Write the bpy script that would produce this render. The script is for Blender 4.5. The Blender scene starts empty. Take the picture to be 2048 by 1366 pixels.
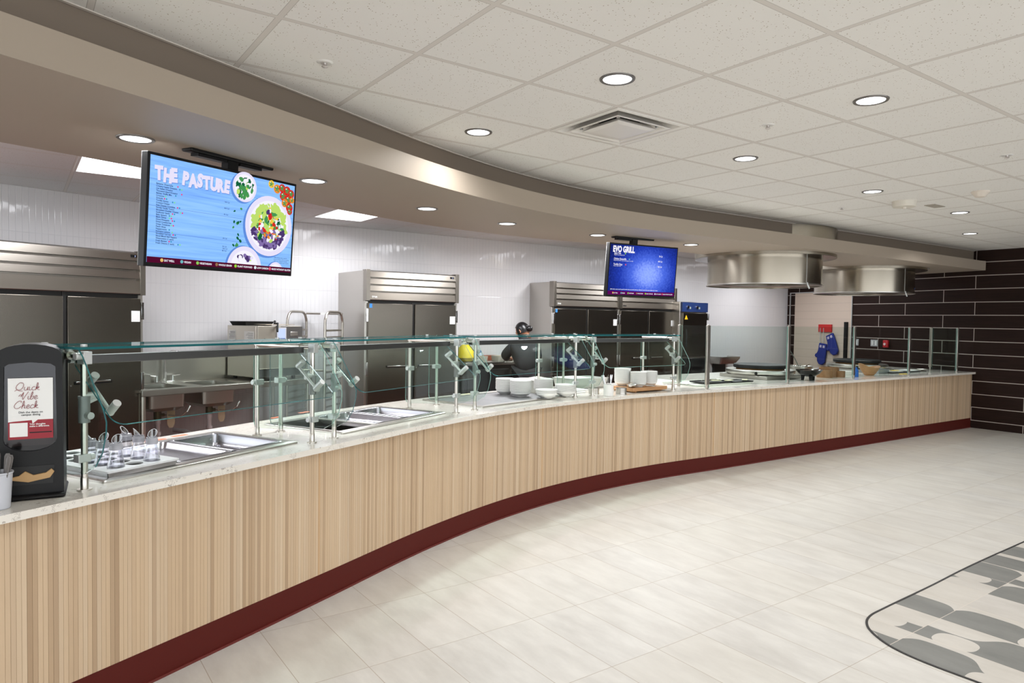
import bpy, bmesh, math, random
from mathutils import Matrix, Vector
random.seed(7)
SC = bpy.context.scene
COL = SC.collection
R = math.radians

# ------------------------------------------------------------------ camera, world, exposure
def make_camera():
    cam = bpy.data.cameras.new('camera'); cam.sensor_width = 36.0
    cam.lens = 36.0*1387.0/2048.0; cam.clip_start = 0.05; cam.clip_end = 200
    o = bpy.data.objects.new('camera', cam); COL.objects.link(o)
    pi_, ro = .0317, .01509
    fw = Vector((0, math.cos(pi_), -math.sin(pi_))); up = Vector((0, math.sin(pi_), math.cos(pi_))); x = Vector((1, 0, 0))
    r = x*math.cos(ro)+up*math.sin(ro); u = up*math.cos(ro)-x*math.sin(ro)
    m = Matrix((r, u, -fw)).transposed().to_4x4(); m.translation = (0, 0, 1.573)
    o.matrix_world = m; SC.camera = o
make_camera()
SC.view_settings.view_transform = 'Standard'; SC.view_settings.look = 'None'
SC.view_settings.gamma = 1; SC.view_settings.use_curve_mapping = False
SC.view_settings.exposure = 0.46
W = bpy.data.worlds.new('world'); SC.world = W; W.use_nodes = True
W.node_tree.nodes['Background'].inputs[0].default_value = (.92, .96, 1.0, 1)
W.node_tree.nodes['Background'].inputs[1].default_value = 2.0
SC.cycles.max_bounces = 10; SC.cycles.transparent_max_bounces = 24
SC.cycles.diffuse_bounces = 4; SC.cycles.glossy_bounces = 4; SC.cycles.sample_clamp_indirect = 6
SC.cycles.caustics_reflective = False; SC.cycles.caustics_refractive = False

YAW = .62007           # the room's grid against the camera's heading
GX, GY = math.cos(YAW), math.sin(YAW)
LAMP_MAIN, LAMP_SOFFIT, LAMP_PANEL, LAMP_HOOD = 3.5, 3.0, 26.0, 5.0

# ------------------------------------------------------------------ materials
def s2l(c):
    return tuple((v/255/12.92 if v/255 <= .04045 else ((v/255+.055)/1.055)**2.4) for v in c)
MATS = {}
class N:
    def __init__(s, name):
        s.m = bpy.data.materials.new(name); s.m.use_nodes = True; s.t = s.m.node_tree; s.t.nodes.clear()
        s.out = s.add('ShaderNodeOutputMaterial')
        s._p = None
    def add(s, ty, **k):
        n = s.t.nodes.new(ty)
        for a, b in k.items(): setattr(n, a, b)
        return n
    def link(s, a, b): s.t.links.new(a, b)
    def put(s, sock, v):
        if hasattr(v, 'is_output') or isinstance(v, bpy.types.NodeSocket): s.link(v, sock)
        else:
            if isinstance(v, tuple) and len(v) == 3 and sock.type == 'RGBA': v = (*v, 1)
            sock.default_value = v
    def math(s, op, a, b=0.0, c=None):
        n = s.add('ShaderNodeMath', operation=op); s.put(n.inputs[0], a); s.put(n.inputs[1], b)
        if c is not None: s.put(n.inputs[2], c)
        return n.outputs[0]
    def dot(s, v, w):
        n = s.add('ShaderNodeVectorMath', operation='DOT_PRODUCT'); s.put(n.inputs[0], v); n.inputs[1].default_value = w
        return n.outputs['Value']
    def comb(s, x=0., y=0., z=0.):
        n = s.add('ShaderNodeCombineXYZ')
        for i, v in enumerate((x, y, z)): s.put(n.inputs[i], v)
        return n.outputs[0]
    def mix(s, f, a, b, blend='MIX'):
        n = s.add('ShaderNodeMix', data_type='RGBA', blend_type=blend); s.put(n.inputs[0], f); s.put(n.inputs[6], a); s.put(n.inputs[7], b)
        return n.outputs[2]
    def noise(s, vec, scale=5., detail=2., rough=.5, out='Fac'):
        n = s.add('ShaderNodeTexNoise'); s.put(n.inputs['Vector'], vec); n.inputs['Scale'].default_value = scale
        n.inputs['Detail'].default_value = detail; n.inputs['Roughness'].default_value = rough
        return n.outputs[0 if out == 'Fac' else 1]
    def white(s, vec):
        n = s.add('ShaderNodeTexWhiteNoise', noise_dimensions='3D'); s.put(n.inputs['Vector'], vec); return n
    def ramp(s, f, stops):
        n = s.add('ShaderNodeValToRGB'); s.put(n.inputs[0], f); e = n.color_ramp.elements
        while len(e) < len(stops): e.new(.5)
        for i, (p, c) in enumerate(stops):
            e[i].position = p; e[i].color = (*c, 1) if len(c) == 3 else c
        return n.outputs[0]
    def obj(s): return s.add('ShaderNodeTexCoord').outputs['Object']
    def uv(s): return s.add('ShaderNodeTexCoord').outputs['UV']
    def bsdf(s, **k):
        p = s.add('ShaderNodeBsdfPrincipled'); s.link(p.outputs[0], s.out.inputs[0]); s._p = p
        for a, b in k.items():
            s.put(p.inputs[{'col': 'Base Color', 'rough': 'Roughness', 'metal': 'Metallic', 'spec': 'Specular IOR Level', 'em': 'Emission Color', 'es': 'Emission Strength', 'nor': 'Normal', 'coat': 'Coat Weight', 'tr': 'Transmission Weight', 'ior': 'IOR', 'alpha': 'Alpha', 'aniso': 'Anisotropic'}[a]], b)
        return s
    def bump(s, h, strength=.3, dist=.002):
        n = s.add('ShaderNodeBump'); s.put(n.inputs['Height'], h); n.inputs['Strength'].default_value = strength; n.inputs['Distance'].default_value = dist
        return n.outputs[0]
def mat(name, rgb, rough=.5, metal=0., **k):
    if name in MATS: return MATS[name]
    MATS[name] = N(name).bsdf(col=s2l(rgb), rough=rough, metal=metal, **k).m
    return MATS[name]
def emit(name, rgb, st=.74):
    if name in MATS: return MATS[name]
    n = N(name); e = n.add('ShaderNodeEmission'); e.inputs[0].default_value = (*s2l(rgb), 1); e.inputs[1].default_value = st
    n.link(e.outputs[0], n.out.inputs[0]); MATS[name] = n.m; return n.m

def steel_brushed(name, rgb, rough, stretch=(1.5, 1.5, 160), amt=.05, var=.025):
    n = N(name); o = n.obj()
    mp = n.add('ShaderNodeMapping'); n.link(o, mp.inputs[0]); mp.inputs['Scale'].default_value = stretch
    f = n.noise(mp.outputs[0], 1., 3.)
    c = s2l(rgb)
    col = n.mix(f, tuple(v*(1-var) for v in c), tuple(min(1, v*(1+var)) for v in c))
    r = n.math('ADD', n.math('MULTIPLY', f, amt), rough-amt/2)
    n.bsdf(col=col, rough=r, metal=1.0, nor=n.bump(f, .02, .001)); MATS[name] = n.m; return n.m
STEEL = steel_brushed('brushed_steel', (190, 186, 180), .3)
STEEL_DOOR = steel_brushed('door_steel', (112, 106, 98), .25)
STEEL_HOOD = steel_brushed('hood_steel', (172, 164, 150), .22, (14, 14, .2), .10, .07)
CHROME = mat('chrome', (215, 215, 215), .12, 1.0)
TUBE = mat('satin_tube_steel', (205, 200, 192), .28, 1.0)
SILVER = mat('silver_casting', (205, 207, 206), .38, .55)
GREY = mat('grey_sleeve', (140, 142, 142), .45, .4)
BLACK = mat('black_plastic', (10, 10, 11), .42, 0, spec=.3)
MATTE = mat('black_matte', (12, 12, 13), .6, 0, spec=.3)
DARK = mat('dark_gap', (26, 25, 24), .5)
WHITE = mat('white_melamine', (240, 239, 236), .3)
CREAM = mat('cream_plastic', (226, 220, 208), .45)
CASTIRON = mat('cast_iron', (14, 14, 16), .5, 0, spec=.35)
PAPER = mat('white_paper', (238, 238, 236), .6)
KRAFT = mat('kraft_paper', (186, 150, 104), .7)
INK = mat('dark_ink', (40, 40, 44), .6)
ORANGE = mat('orange_sticker', (240, 120, 80), .5)
WOOD_OAK = None

def glass_mat(name, tint, base=.012, edge=.35, rough=.0, gl=(1, 1, 1), ex=4.5):
    n = N(name); t = n.add('ShaderNodeBsdfTransparent'); t.inputs[0].default_value = (*tint, 1)
    g = n.add('ShaderNodeBsdfGlossy'); g.inputs['Roughness'].default_value = rough; g.inputs[0].default_value = (*gl, 1)
    f = n.add('ShaderNodeLayerWeight'); f.inputs[0].default_value = .5
    fr_ = n.math('ADD', base, n.math('MULTIPLY', n.math('POWER', f.outputs['Facing'], ex), edge))
    m = n.add('ShaderNodeMixShader'); n.link(fr_, m.inputs[0]); n.link(t.outputs[0], m.inputs[1]); n.link(g.outputs[0], m.inputs[2])
    n.link(m.outputs[0], n.out.inputs[0]); MATS[name] = n.m; return n.m
GLASS = glass_mat('clear_pane', (.90, .945, .925))
CLEAR = glass_mat('clear_polycarbonate', (.94, .94, .97), .07, .8, .08, ex=2.4)
SMOKE = glass_mat('smoked_plastic', (.42, .40, .44), .04, .5, .1)
AMBER = glass_mat('amber_tumbler', (.62, .42, .30), .05, .6, .03)
EDGE = N('glass_edge').bsdf(col=(.015, .16, .18), rough=.12, tr=.35, spec=.7).m
EDGE_LIGHT = N('pale_glass_edge').bsdf(col=(.25, .5, .45), rough=.15, tr=.3).m

def floor_mats():
    x0, y0 = -.1253, 3.42756
    def base(n, grout_rgb, a, b):
        o = n.obj()
        sub = n.add('ShaderNodeVectorMath', operation='SUBTRACT'); n.link(o, sub.inputs[0]); sub.inputs[1].default_value = (x0, y0, 0)
        u = n.math('DIVIDE', n.dot(sub.outputs[0], (GX, GY, 0)), .3048)
        v = n.math('DIVIDE', n.dot(sub.outputs[0], (-GY, GX, 0)), .6096)
        fu, fv = n.math('FRACT', u), n.math('FRACT', v)
        iu, iv = n.math('FLOOR', u), n.math('FLOOR', v)
        du = n.math('MULTIPLY', n.math('MINIMUM', fu, n.math('SUBTRACT', 1., fu)), .3048)
        dv = n.math('MULTIPLY', n.math('MINIMUM', fv, n.math('SUBTRACT', 1., fv)), .6096)
        g = n.math('LESS_THAN', n.math('MINIMUM', du, dv), .0016)
        idv = n.comb(iu, iv, 0.)
        w = n.white(idv)
        # every tile has its own veins
        off = n.add('ShaderNodeVectorMath', operation='MULTIPLY_ADD'); n.link(w.outputs['Color'], off.inputs[0]); off.inputs[1].default_value = (30, 30, 30)
        n.link(n.comb(n.math('MULTIPLY', u, .3), n.math('MULTIPLY', v, .18), n.math('MULTIPLY', n.math('ADD', u, v), .05)), off.inputs[2])
        vein = n.noise(off.outputs[0], 9., 5., .62)
        c = n.mix(n.ramp(vein, [(.3, (0, 0, 0)), (.7, (1, 1, 1))]), a, b)
        c = n.mix(n.math('MULTIPLY', w.outputs['Value'], .35), c, s2l((206, 200, 188)))
        return n, u, v, fu, fv, iu, iv, g, c, w, vein
    n, u, v, fu, fv, iu, iv, g, c, w, vein = base(N('floor_tile'), None, s2l((192, 188, 182)), s2l((212, 209, 203)))
    c = n.mix(g, c, s2l((168, 156, 142)))
    n.bsdf(col=c, rough=n.math('ADD', .36, n.math('MULTIPLY', vein, .12)), spec=.4, nor=n.bump(n.math('SUBTRACT', 1., g), .35, .002))
    MATS['floor'] = n.m
    n, u, v, fu, fv, iu, iv, g, c, w, vein = base(N('inlay_tile'), None, s2l((182, 176, 168)), s2l((198, 193, 186)))
    # tongues of grey stone with rounded ends, cut differently in each tile
    sc = n.add('ShaderNodeSeparateColor'); n.link(w.outputs['Color'], sc.inputs[0])
    flip = n.math('GREATER_THAN', sc.outputs[0], .5)
    uu = n.math('ABSOLUTE', n.math('SUBTRACT', flip, fu))
    vflip = n.math('GREATER_THAN', sc.outputs[1], .5)
    vv = n.math('ABSOLUTE', n.math('SUBTRACT', vflip, fv))
    wave = n.math('MULTIPLY', n.math('TANH', n.math('MULTIPLY', n.math('SINE', n.math('MULTIPLY', vv, 5.6)), 2.4)), .23)
    lvl = n.math('ADD', .34, n.math('MULTIPLY', n.math('SUBTRACT', sc.outputs[2], .5), .2))
    d1 = n.math('SUBTRACT', n.math('ADD', uu, wave), lvl)
    shape = n.math('GREATER_THAN', d1, 0.)
    hole_u = n.math('SUBTRACT', uu, .78); hole_v = n.math('MULTIPLY', n.math('SUBTRACT', vv, .72), 1.7)
    dd = n.math('ADD', n.math('POWER', n.math('ABSOLUTE', hole_u), 2.6), n.math('POWER', n.math('ABSOLUTE', hole_v), 2.6))
    blob = n.math('LESS_THAN', dd, .035)
    shape = n.math('MULTIPLY', shape, n.math('SUBTRACT', 1., blob))
    keep = n.math('LESS_THAN', sc.outputs[1], .93)
    shape = n.math('MULTIPLY', shape, keep)
    dark = n.mix(vein, s2l((100, 101, 98)), s2l((140, 139, 134)))
    c = n.mix(shape, c, dark)
    c = n.mix(g, c, s2l((206, 196, 184)))
    n.bsdf(col=c, rough=.42, spec=.35, nor=n.bump(n.math('SUBTRACT', 1., g), .35, .002)); MATS['inlay'] = n.m
floor_mats()

def ceiling_mat(name, su, sv, x0, y0, base):
    n = N(name); o = n.obj()
    sub = n.add('ShaderNodeVectorMath', operation='SUBTRACT'); n.link(o, sub.inputs[0]); sub.inputs[1].default_value = (x0, y0, 0)
    u = n.math('DIVIDE', n.dot(sub.outputs[0], (GX, GY, 0)), su)
    v = n.math('DIVIDE', n.dot(sub.outputs[0], (-GY, GX, 0)), sv)
    fu, fv = n.math('FRACT', u), n.math('FRACT', v)
    du = n.math('MULTIPLY', n.math('MINIMUM', fu, n.math('SUBTRACT', 1., fu)), su)
    dv = n.math('MULTIPLY', n.math('MINIMUM', fv, n.math('SUBTRACT', 1., fv)), sv)
    d = n.math('MINIMUM', du, dv)
    tee = n.math('LESS_THAN', d, .0125)
    lip = n.math('MULTIPLY', n.math('GREATER_THAN', d, .0115), n.math('LESS_THAN', d, .0140))
    spk = n.add('ShaderNodeTexVoronoi'); n.link(o, spk.inputs['Vector']); spk.inputs['Scale'].default_value = 75
    sp = n.math('LESS_THAN', spk.outputs['Distance'], .17)
    rnd = n.math('GREATER_THAN', n.noise(o, 40., 1.), .5)
    sp = n.math('MULTIPLY', n.math('MULTIPLY', sp, rnd), n.math('SUBTRACT', 1., tee))
    w = n.white(n.comb(n.math('FLOOR', u), n.math('FLOOR', v), 0.))
    c = n.mix(n.math('MULTIPLY', w.outputs['Value'], .5), s2l(base), tuple(x*.93 for x in s2l(base)))
    c = n.mix(sp, c, s2l((165, 148, 128)))
    c = n.mix(tee, c, s2l((224, 219, 213)))
    c = n.mix(n.math('MULTIPLY', lip, .45), c, s2l((120, 110, 100)))
    h = n.math('SUBTRACT', n.math('MULTIPLY', tee, 1.), n.math('MULTIPLY', sp, .4))
    n.bsdf(col=c, rough=.85, spec=.15, nor=n.bump(h, .4, .003)); MATS[name] = n.m; return n.m
CEIL = ceiling_mat('ceiling_tile', .6096, .6096, -.22256, 1.76613, (244, 242, 238))
# kitchen grid: 2 x 4 ft, one node at the near left corner of the light panel
CEIL_K = ceiling_mat('kitchen_ceiling_tile', .6096, .6096, -2.36, 8.16, (226, 224, 222))

def plank_wall():
    n = N('dark_plank_tile'); uv = n.uv()
    sp = n.add('ShaderNodeSeparateXYZ'); n.link(uv, sp.inputs[0]); s, z = sp.outputs[0], sp.outputs[1]
    k = n.math('DIVIDE', n.math('SUBTRACT', z, .118), .2037)
    ik = n.math('FLOOR', k); fk = n.math('FRACT', k)
    par = n.math('MODULO', n.math('ADD', ik, 20.), 2.)
    s2 = n.math('DIVIDE', n.math('ADD', s, n.math('MULTIPLY', par, .69)), 1.21)
    fs = n.math('FRACT', n.math('ADD', s2, 20.)); iz = n.math('FLOOR', n.math('ADD', s2, 20.))
    dk = n.math('MULTIPLY', n.math('MINIMUM', fk, n.math('SUBTRACT', 1., fk)), .2037)
    ds = n.math('MULTIPLY', n.math('MINIMUM', fs, n.math('SUBTRACT', 1., fs)), 1.21)
    g = n.math('LESS_THAN', n.math('MINIMUM', dk, ds), .0055)
    w = n.white(n.comb(iz, ik, 0.))
    grain = n.noise(n.comb(n.math('MULTIPLY', s, 3.), n.math('MULTIPLY', z, 45.), n.math('MULTIPLY', w.outputs['Value'], 50.)), 1., 5., .6)
    c = n.mix(grain, s2l((24, 15, 13)), s2l((54, 36, 30)))
    c = n.mix(n.math('MULTIPLY', w.outputs['Value'], .3), c, s2l((40, 28, 26)))
    c = n.mix(g, c, s2l((186, 176, 168)))
    n.bsdf(col=c, rough=.6, spec=.15, nor=n.bump(n.math('SUBTRACT', 1., g), .4, .002)); MATS['plank'] = n.m
plank_wall()

def white_wall():
    n = N('white_stacked_tile'); uv = n.uv()
    sp = n.add('ShaderNodeSeparateXYZ'); n.link(uv, sp.inputs[0]); s, z = sp.outputs[0], sp.outputs[1]
    u = n.math('DIVIDE', n.math('ADD', s, 50.), .0530); v = n.math('DIVIDE', n.math('SUBTRACT', z, 2.323-.4200*8), .4200)
    fu, fv = n.math('FRACT', u), n.math('FRACT', v)
    du = n.math('MULTIPLY', n.math('MINIMUM', fu, n.math('SUBTRACT', 1., fu)), .053)
    dv = n.math('MULTIPLY', n.math('MINIMUM', fv, n.math('SUBTRACT', 1., fv)), .42)
    d = n.math('MINIMUM', du, dv)
    g = n.math('LESS_THAN', d, .0010)
    w = n.white(n.comb(n.math('FLOOR', u), n.math('FLOOR', v), 0.))
    c = n.mix(g, s2l((233, 231, 232)), s2l((212, 211, 214)))
    # each glazed tile sits at its own small tilt, with pillowed edges
    sc = n.add('ShaderNodeSeparateColor'); n.link(w.outputs['Color'], sc.inputs[0])
    tilt = n.math('ADD', n.math('MULTIPLY', n.math('MULTIPLY', n.math('SUBTRACT', sc.outputs[0], .5), fu), .0006),
                  n.math('MULTIPLY', n.math('MULTIPLY', n.math('SUBTRACT', sc.outputs[1], .5), fv), .008))
    pil = n.math('MULTIPLY', n.math('MINIMUM', n.math('DIVIDE', d, .004), 1.), .0007)
    wav = n.math('MULTIPLY', n.noise(uv, 3., 2.), .002)
    b = n.add('ShaderNodeBump'); n.link(n.math('ADD', n.math('ADD', tilt, pil), wav), b.inputs['Height']); b.inputs['Strength'].default_value = 1.; b.inputs['Distance'].default_value = 1.
    n.bsdf(col=c, rough=.07, spec=.5, nor=b.outputs[0]); MATS['wtile'] = n.m
white_wall()

def quarry():
    n = N('red_quarry_tile'); o = n.obj()
    u = n.math('DIVIDE', n.dot(o, (GX, GY, 0)), .152); v = n.math('DIVIDE', n.dot(o, (-GY, GX, 0)), .152)
    fu, fv = n.math('FRACT', u), n.math('FRACT', v)
    g = n.math('LESS_THAN', n.math('MINIMUM', n.math('MINIMUM', fu, n.math('SUBTRACT', 1., fu)), n.math('MINIMUM', fv, n.math('SUBTRACT', 1., fv))), .03)
    w = n.white(n.comb(n.math('FLOOR', u), n.math('FLOOR', v), 0.))
    c = n.mix(w.outputs['Value'], s2l((98, 50, 42)), s2l((118, 62, 50)))
    c = n.mix(g, c, s2l((90, 84, 80)))
    n.bsdf(col=c, rough=.5); MATS['quarry'] = n.m
quarry()
def quartz():
    n = N('speckled_quartz'); o = n.obj()
    base = n.mix(n.noise(o, 6., 4.), s2l((222, 216, 206)), s2l((236, 231, 223)))
    v1 = n.noise(o, 26., 4., .7); v2 = n.noise(o, 8., 3., .6)
    m1 = n.math('MULTIPLY', n.math('LESS_THAN', n.math('ABSOLUTE', n.math('SUBTRACT', v1, .5)), .012), n.math('GREATER_THAN', v2, .52))
    vor = n.add('ShaderNodeTexVoronoi'); mp = n.add('ShaderNodeMapping'); n.link(o, mp.inputs[0]); mp.inputs['Scale'].default_value = (1, .45, 1); mp.inputs['Rotation'].default_value = (0, 0, .5)
    wn = n.noise(o, 30., 2., .5, 'Color'); ad = n.add('ShaderNodeVectorMath', operation='MULTIPLY_ADD'); n.link(wn, ad.inputs[0]); ad.inputs[1].default_value = (.03, .03, .03); n.link(mp.outputs[0], ad.inputs[2])
    n.link(ad.outputs[0], vor.inputs['Vector']); vor.inputs['Scale'].default_value = 46
    m2 = n.math('MULTIPLY', n.math('LESS_THAN', vor.outputs['Distance'], .2), n.math('GREATER_THAN', n.noise(o, 9., 2.), .56))
    c = n.mix(n.math('MULTIPLY', m1, .5), base, s2l((150, 140, 132)))
    c = n.mix(n.math('MULTIPLY', m2, .6), c, s2l((140, 128, 118)))
    n.bsdf(col=c, rough=.14, spec=.5, coat=.3); MATS['quartz'] = n.m
quartz()
def tambour():
    n = N('tambour_oak'); uv = n.uv(); sp = n.add('ShaderNodeSeparateXYZ'); n.link(uv, sp.inputs[0]); s, z = sp.outputs[0], sp.outputs[1]
    idx = n.math('FLOOR', n.math('DIVIDE', s, .018))
    w = n.white(n.comb(idx, 3., 0.)); g2 = n.noise(n.comb(n.math('MULTIPLY', idx, .11), 0., 0.), 3., 2.)
    grain = n.noise(n.comb(n.math('MULTIPLY', s, 260.), n.math('MULTIPLY', z, 5.), n.math('MULTIPLY', w.outputs['Value'], 31.)), 1., 4., .6)
    c = n.ramp(w.outputs['Value'], [(0, s2l((172, 146, 118))), (.3, s2l((200, 174, 144))), (.6, s2l((210, 184, 153))), (.85, s2l((206, 182, 154))), (1, s2l((218, 196, 168)))])
    c = n.mix(n.math('MULTIPLY', grain, .3), c, s2l((170, 142, 114)))
    c = n.mix(n.ramp(g2, [(.52, (0, 0, 0)), (.75, (.5, .5, .5))]), c, s2l((176, 154, 132)))
    seam = n.math('LESS_THAN', n.math('ABSOLUTE', n.math('SUBTRACT', n.math('FRACT', n.math('DIVIDE', n.math("SUBTRACT", s, -.089), 2.44)), .5)), .0028)
    c = n.mix(n.math('MULTIPLY', seam, .6), c, s2l((190, 146, 98)))
    n.bsdf(col=c, rough=.5, spec=.3); MATS['tambour'] = n.m
tambour()
def wood(name, a, b, sc=(4, 60, 60)):
    n = N(name); o = n.obj(); mp = n.add('ShaderNodeMapping'); n.link(o, mp.inputs[0]); mp.inputs['Scale'].default_value = sc
    c = n.mix(n.noise(mp.outputs[0], 1., 5., .6), s2l(a), s2l(b)); n.bsdf(col=c, rough=.45); MATS[name] = n.m; return n.m
WOOD = wood('board_wood', (160, 110, 72), (206, 160, 112))
WOODBOX = wood('riser_wood', (120, 84, 54), (170, 124, 84))
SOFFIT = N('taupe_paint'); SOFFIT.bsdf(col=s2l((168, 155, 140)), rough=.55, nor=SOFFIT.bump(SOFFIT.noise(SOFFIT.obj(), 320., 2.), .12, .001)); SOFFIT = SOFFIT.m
SOFFIT_SHADE = mat('shaded_taupe_paint', (128, 115, 102), .6)  # same soffit paint, with the shade of the ledge put into the colour
MAROON = mat('maroon_kick', (84, 26, 20), .55, 0, spec=.2)
MAROON2 = mat('maroon_trim', (100, 32, 26), .45)

# ------------------------------------------------------------------ mesh building
class MB:
    def __init__(s): s.bm = bmesh.new(); s.mi = 0; s.T = Matrix(); s.uvs = {}
    def v(s, *p): return s.bm.verts.new(s.T @ Vector(p))
    def f(s, vs):
        try: fc = s.bm.faces.new(vs)
        except ValueError: return None
        fc.material_index = s.mi; return fc
    def box(s, x0, x1, y0, y1, z0, z1):
        p = [s.v(x, y, z) for z in (z0, z1) for x, y in ((x0, y0), (x1, y0), (x1, y1), (x0, y1))]
        for q in ((3, 2, 1, 0), (4, 5, 6, 7), (0, 1, 5, 4), (1, 2, 6, 5), (2, 3, 7, 6), (3, 0, 4, 7)): s.f([p[i] for i in q])
        return s
    def cb(s, c, d): return s.box(c[0]-d[0]/2, c[0]+d[0]/2, c[1]-d[1]/2, c[1]+d[1]/2, c[2]-d[2]/2, c[2]+d[2]/2)
    def prism(s, poly, z0, z1, side=None, axis='z'):
        def P(a, b, c): return {'z': (a, b, c), 'y': (a, c, b), 'x': (c, a, b)}[axis]
        a = [s.v(*P(x, y, z0)) for x, y in poly]; b = [s.v(*P(x, y, z1)) for x, y in poly]
        n = len(poly); s.f(a[::-1]); s.f(b); m = s.mi
        if side is not None: s.mi = side
        for i in range(n): s.f([a[i], a[(i+1) % n], b[(i+1) % n], b[i]])
        s.mi = m; return s
    def tube(s, pts, r, seg=10, caps=True, radii=None):
        pts = [Vector(p) for p in pts]; rings = []
        n0 = None
        for i, p in enumerate(pts):
            d = (pts[min(i+1, len(pts)-1)]-pts[max(i-1, 0)]).normalized()
            if n0 is None: n0 = d.orthogonal().normalized()
            else: n0 = (n0-d*n0.dot(d)).normalized()
            b = d.cross(n0); rr = radii[i] if radii else r
            rings.append([s.v(*(p+(n0*math.cos(a)+b*math.sin(a))*rr)) for a in [2*math.pi*k/seg for k in range(seg)]])
        for A, B in zip(rings, rings[1:]):
            for k in range(seg): s.f([A[k], A[(k+1) % seg], B[(k+1) % seg], B[k]])
        if caps: s.f(rings[0][::-1]); s.f(rings[-1])
        return s
    def cyl(s, p0, p1, r, seg=16, r2=None): return s.tube([p0, p1], r, seg, True, [r, r if r2 is None else r2])
    def lathe(s, prof, seg=32, c=(0, 0, 0), close=False):
        rings = []
        for r, z in prof:
            if r < 1e-6: rings.append([s.v(c[0], c[1], c[2]+z)])
            else: rings.append([s.v(c[0]+r*math.cos(2*math.pi*k/seg), c[1]+r*math.sin(2*math.pi*k/seg), c[2]+z) for k in range(seg)])
        pr = list(zip(rings, rings[1:]))
        if close: pr.append((rings[-1], rings[0]))
        for A, B in pr:
            for k in range(seg):
                k2 = (k+1) % seg
                if len(A) == 1 and len(B) == 1: continue
                if len(A) == 1: s.f([A[0], B[k2], B[k]])
                elif len(B) == 1: s.f([A[k], A[k2], B[0]])
                else: s.f([A[k], A[k2], B[k2], B[k]])
        return s
    def disc(s, c, r, seg=24, rx=None, normal='y'):
        vs = []
        for k in range(seg):
            a = 2*math.pi*k/seg; x = (rx or r)*math.cos(a); z = r*math.sin(a)
            vs.append(s.v(c[0]+x, c[1], c[2]+z) if normal == 'y' else s.v(c[0]+x, c[1]+z, c[2]))
        s.f(vs); return s
    def build(s, name, mats, parent=None, smooth=True, bevel=0, frame=None, subsurf=0, angle=35):
        if not isinstance(mats, (list, tuple)): mats = [mats]
        if not s.uvs: bmesh.ops.recalc_face_normals(s.bm, faces=s.bm.faces)
        me = bpy.data.meshes.new(name); s.bm.to_mesh(me); s.bm.free()
        for m in mats: me.materials.append(m)
        if smooth and len(me.polygons):
            me.polygons.foreach_set('use_smooth', [True]*len(me.polygons)); me.set_sharp_from_angle(angle=R(angle))
        o = bpy.data.objects.new(name, me); COL.objects.link(o)
        if parent: o.parent = parent
        if frame is not None: o.matrix_local = frame
        if bevel:
            b = o.modifiers.new('bevel', 'BEVEL'); b.width = bevel; b.segments = 2; b.limit_method = 'ANGLE'
        if subsurf:
            b = o.modifiers.new('sub', 'SUBSURF'); b.levels = subsurf; b.render_levels = subsurf
        return o
def Fr(x, y, z, yaw=0.): return Matrix.Translation((x, y, z)) @ Matrix.Rotation(yaw, 4, 'Z')
def tag(o, label, cat, group=None):
    o['label'] = label; o['category'] = cat
    if group: o['group'] = group
    return o
def thing(name, label, cat, M, group=None):
    o = bpy.data.objects.new(name, None); COL.objects.link(o); o.matrix_world = M; o.empty_display_size = .05
    return tag(o, label, cat, group)
def struct(o): o['kind'] = 'structure'; return o
def dup(root, M, label, group=None):
    r = root.copy(); COL.objects.link(r); r.matrix_world = M; r['label'] = label
    if group: r['group'] = group
    for ch in list(root.children):
        c = ch.copy(); COL.objects.link(c); c.parent = r
        for g in list(ch.children):
            d = g.copy(); COL.objects.link(d); d.parent = c
    return r
def crv(P, n=12):
    P = [Vector((*p, 0)) for p in P]; out = []
    Q = [2*P[0]-P[1]]+P+[2*P[-1]-P[-2]]
    for i in range(1, len(Q)-2):
        a, b, c, d = Q[i-1:i+3]
        for k in range(n):
            t = k/n; out.append(.5*((2*b)+(c-a)*t+(2*a-5*b+4*c-d)*t*t+(3*b-a-3*c+d)*t**3))
    out.append(P[-1]); return [(p.x, p.y) for p in out]
def offs(P, d):
    """offset towards the dining side (right of travel)"""
    out = []
    for i, p in enumerate(P):
        a, b = P[max(i-1, 0)], P[min(i+1, len(P)-1)]
        tx, ty = b[0]-a[0], b[1]-a[1]; l = math.hypot(tx, ty); dd = d(i/(len(P)-1)) if callable(d) else d
        out.append((p[0]+ty/l*dd, p[1]-tx/l*dd))
    return out
def ordn(i): return ['first', 'second', 'third', 'fourth', 'fifth', 'sixth', 'seventh', 'eighth', 'ninth', 'tenth', 'eleventh', 'twelfth', 'thirteenth', 'fourteenth'][i]
def text(body, size, mats, parent, x, z, y=-.0035, bold=0., shear=0., name='lettering', align='LEFT', spacing=1., line=1., rot=None, ext=.0006, sx=1.):
    cu = bpy.data.curves.new('t', 'FONT'); cu.body = body; cu.size = size; cu.offset = bold; cu.shear = shear; cu.align_x = align
    cu.space_character = spacing; cu.space_line = line; cu.extrude = ext; cu.resolution_u = 3
    o = bpy.data.objects.new('t', cu); COL.objects.link(o)
    bpy.context.view_layer.update()
    me = bpy.data.meshes.new_from_object(o.evaluated_get(bpy.context.evaluated_depsgraph_get()))
    bpy.data.objects.remove(o); bpy.data.curves.remove(cu)
    me.transform(Matrix.Translation((x, y, z)) @ (rot or Matrix()) @ Matrix.Rotation(R(90), 4, 'X') @ Matrix.Diagonal((sx, 1, 1, 1)))
    me.materials.clear(); me.materials.append(mats)
    q = bpy.data.objects.new(name, me); COL.objects.link(q); q.parent = parent
    return q
def bm_of(objs): pass
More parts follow.
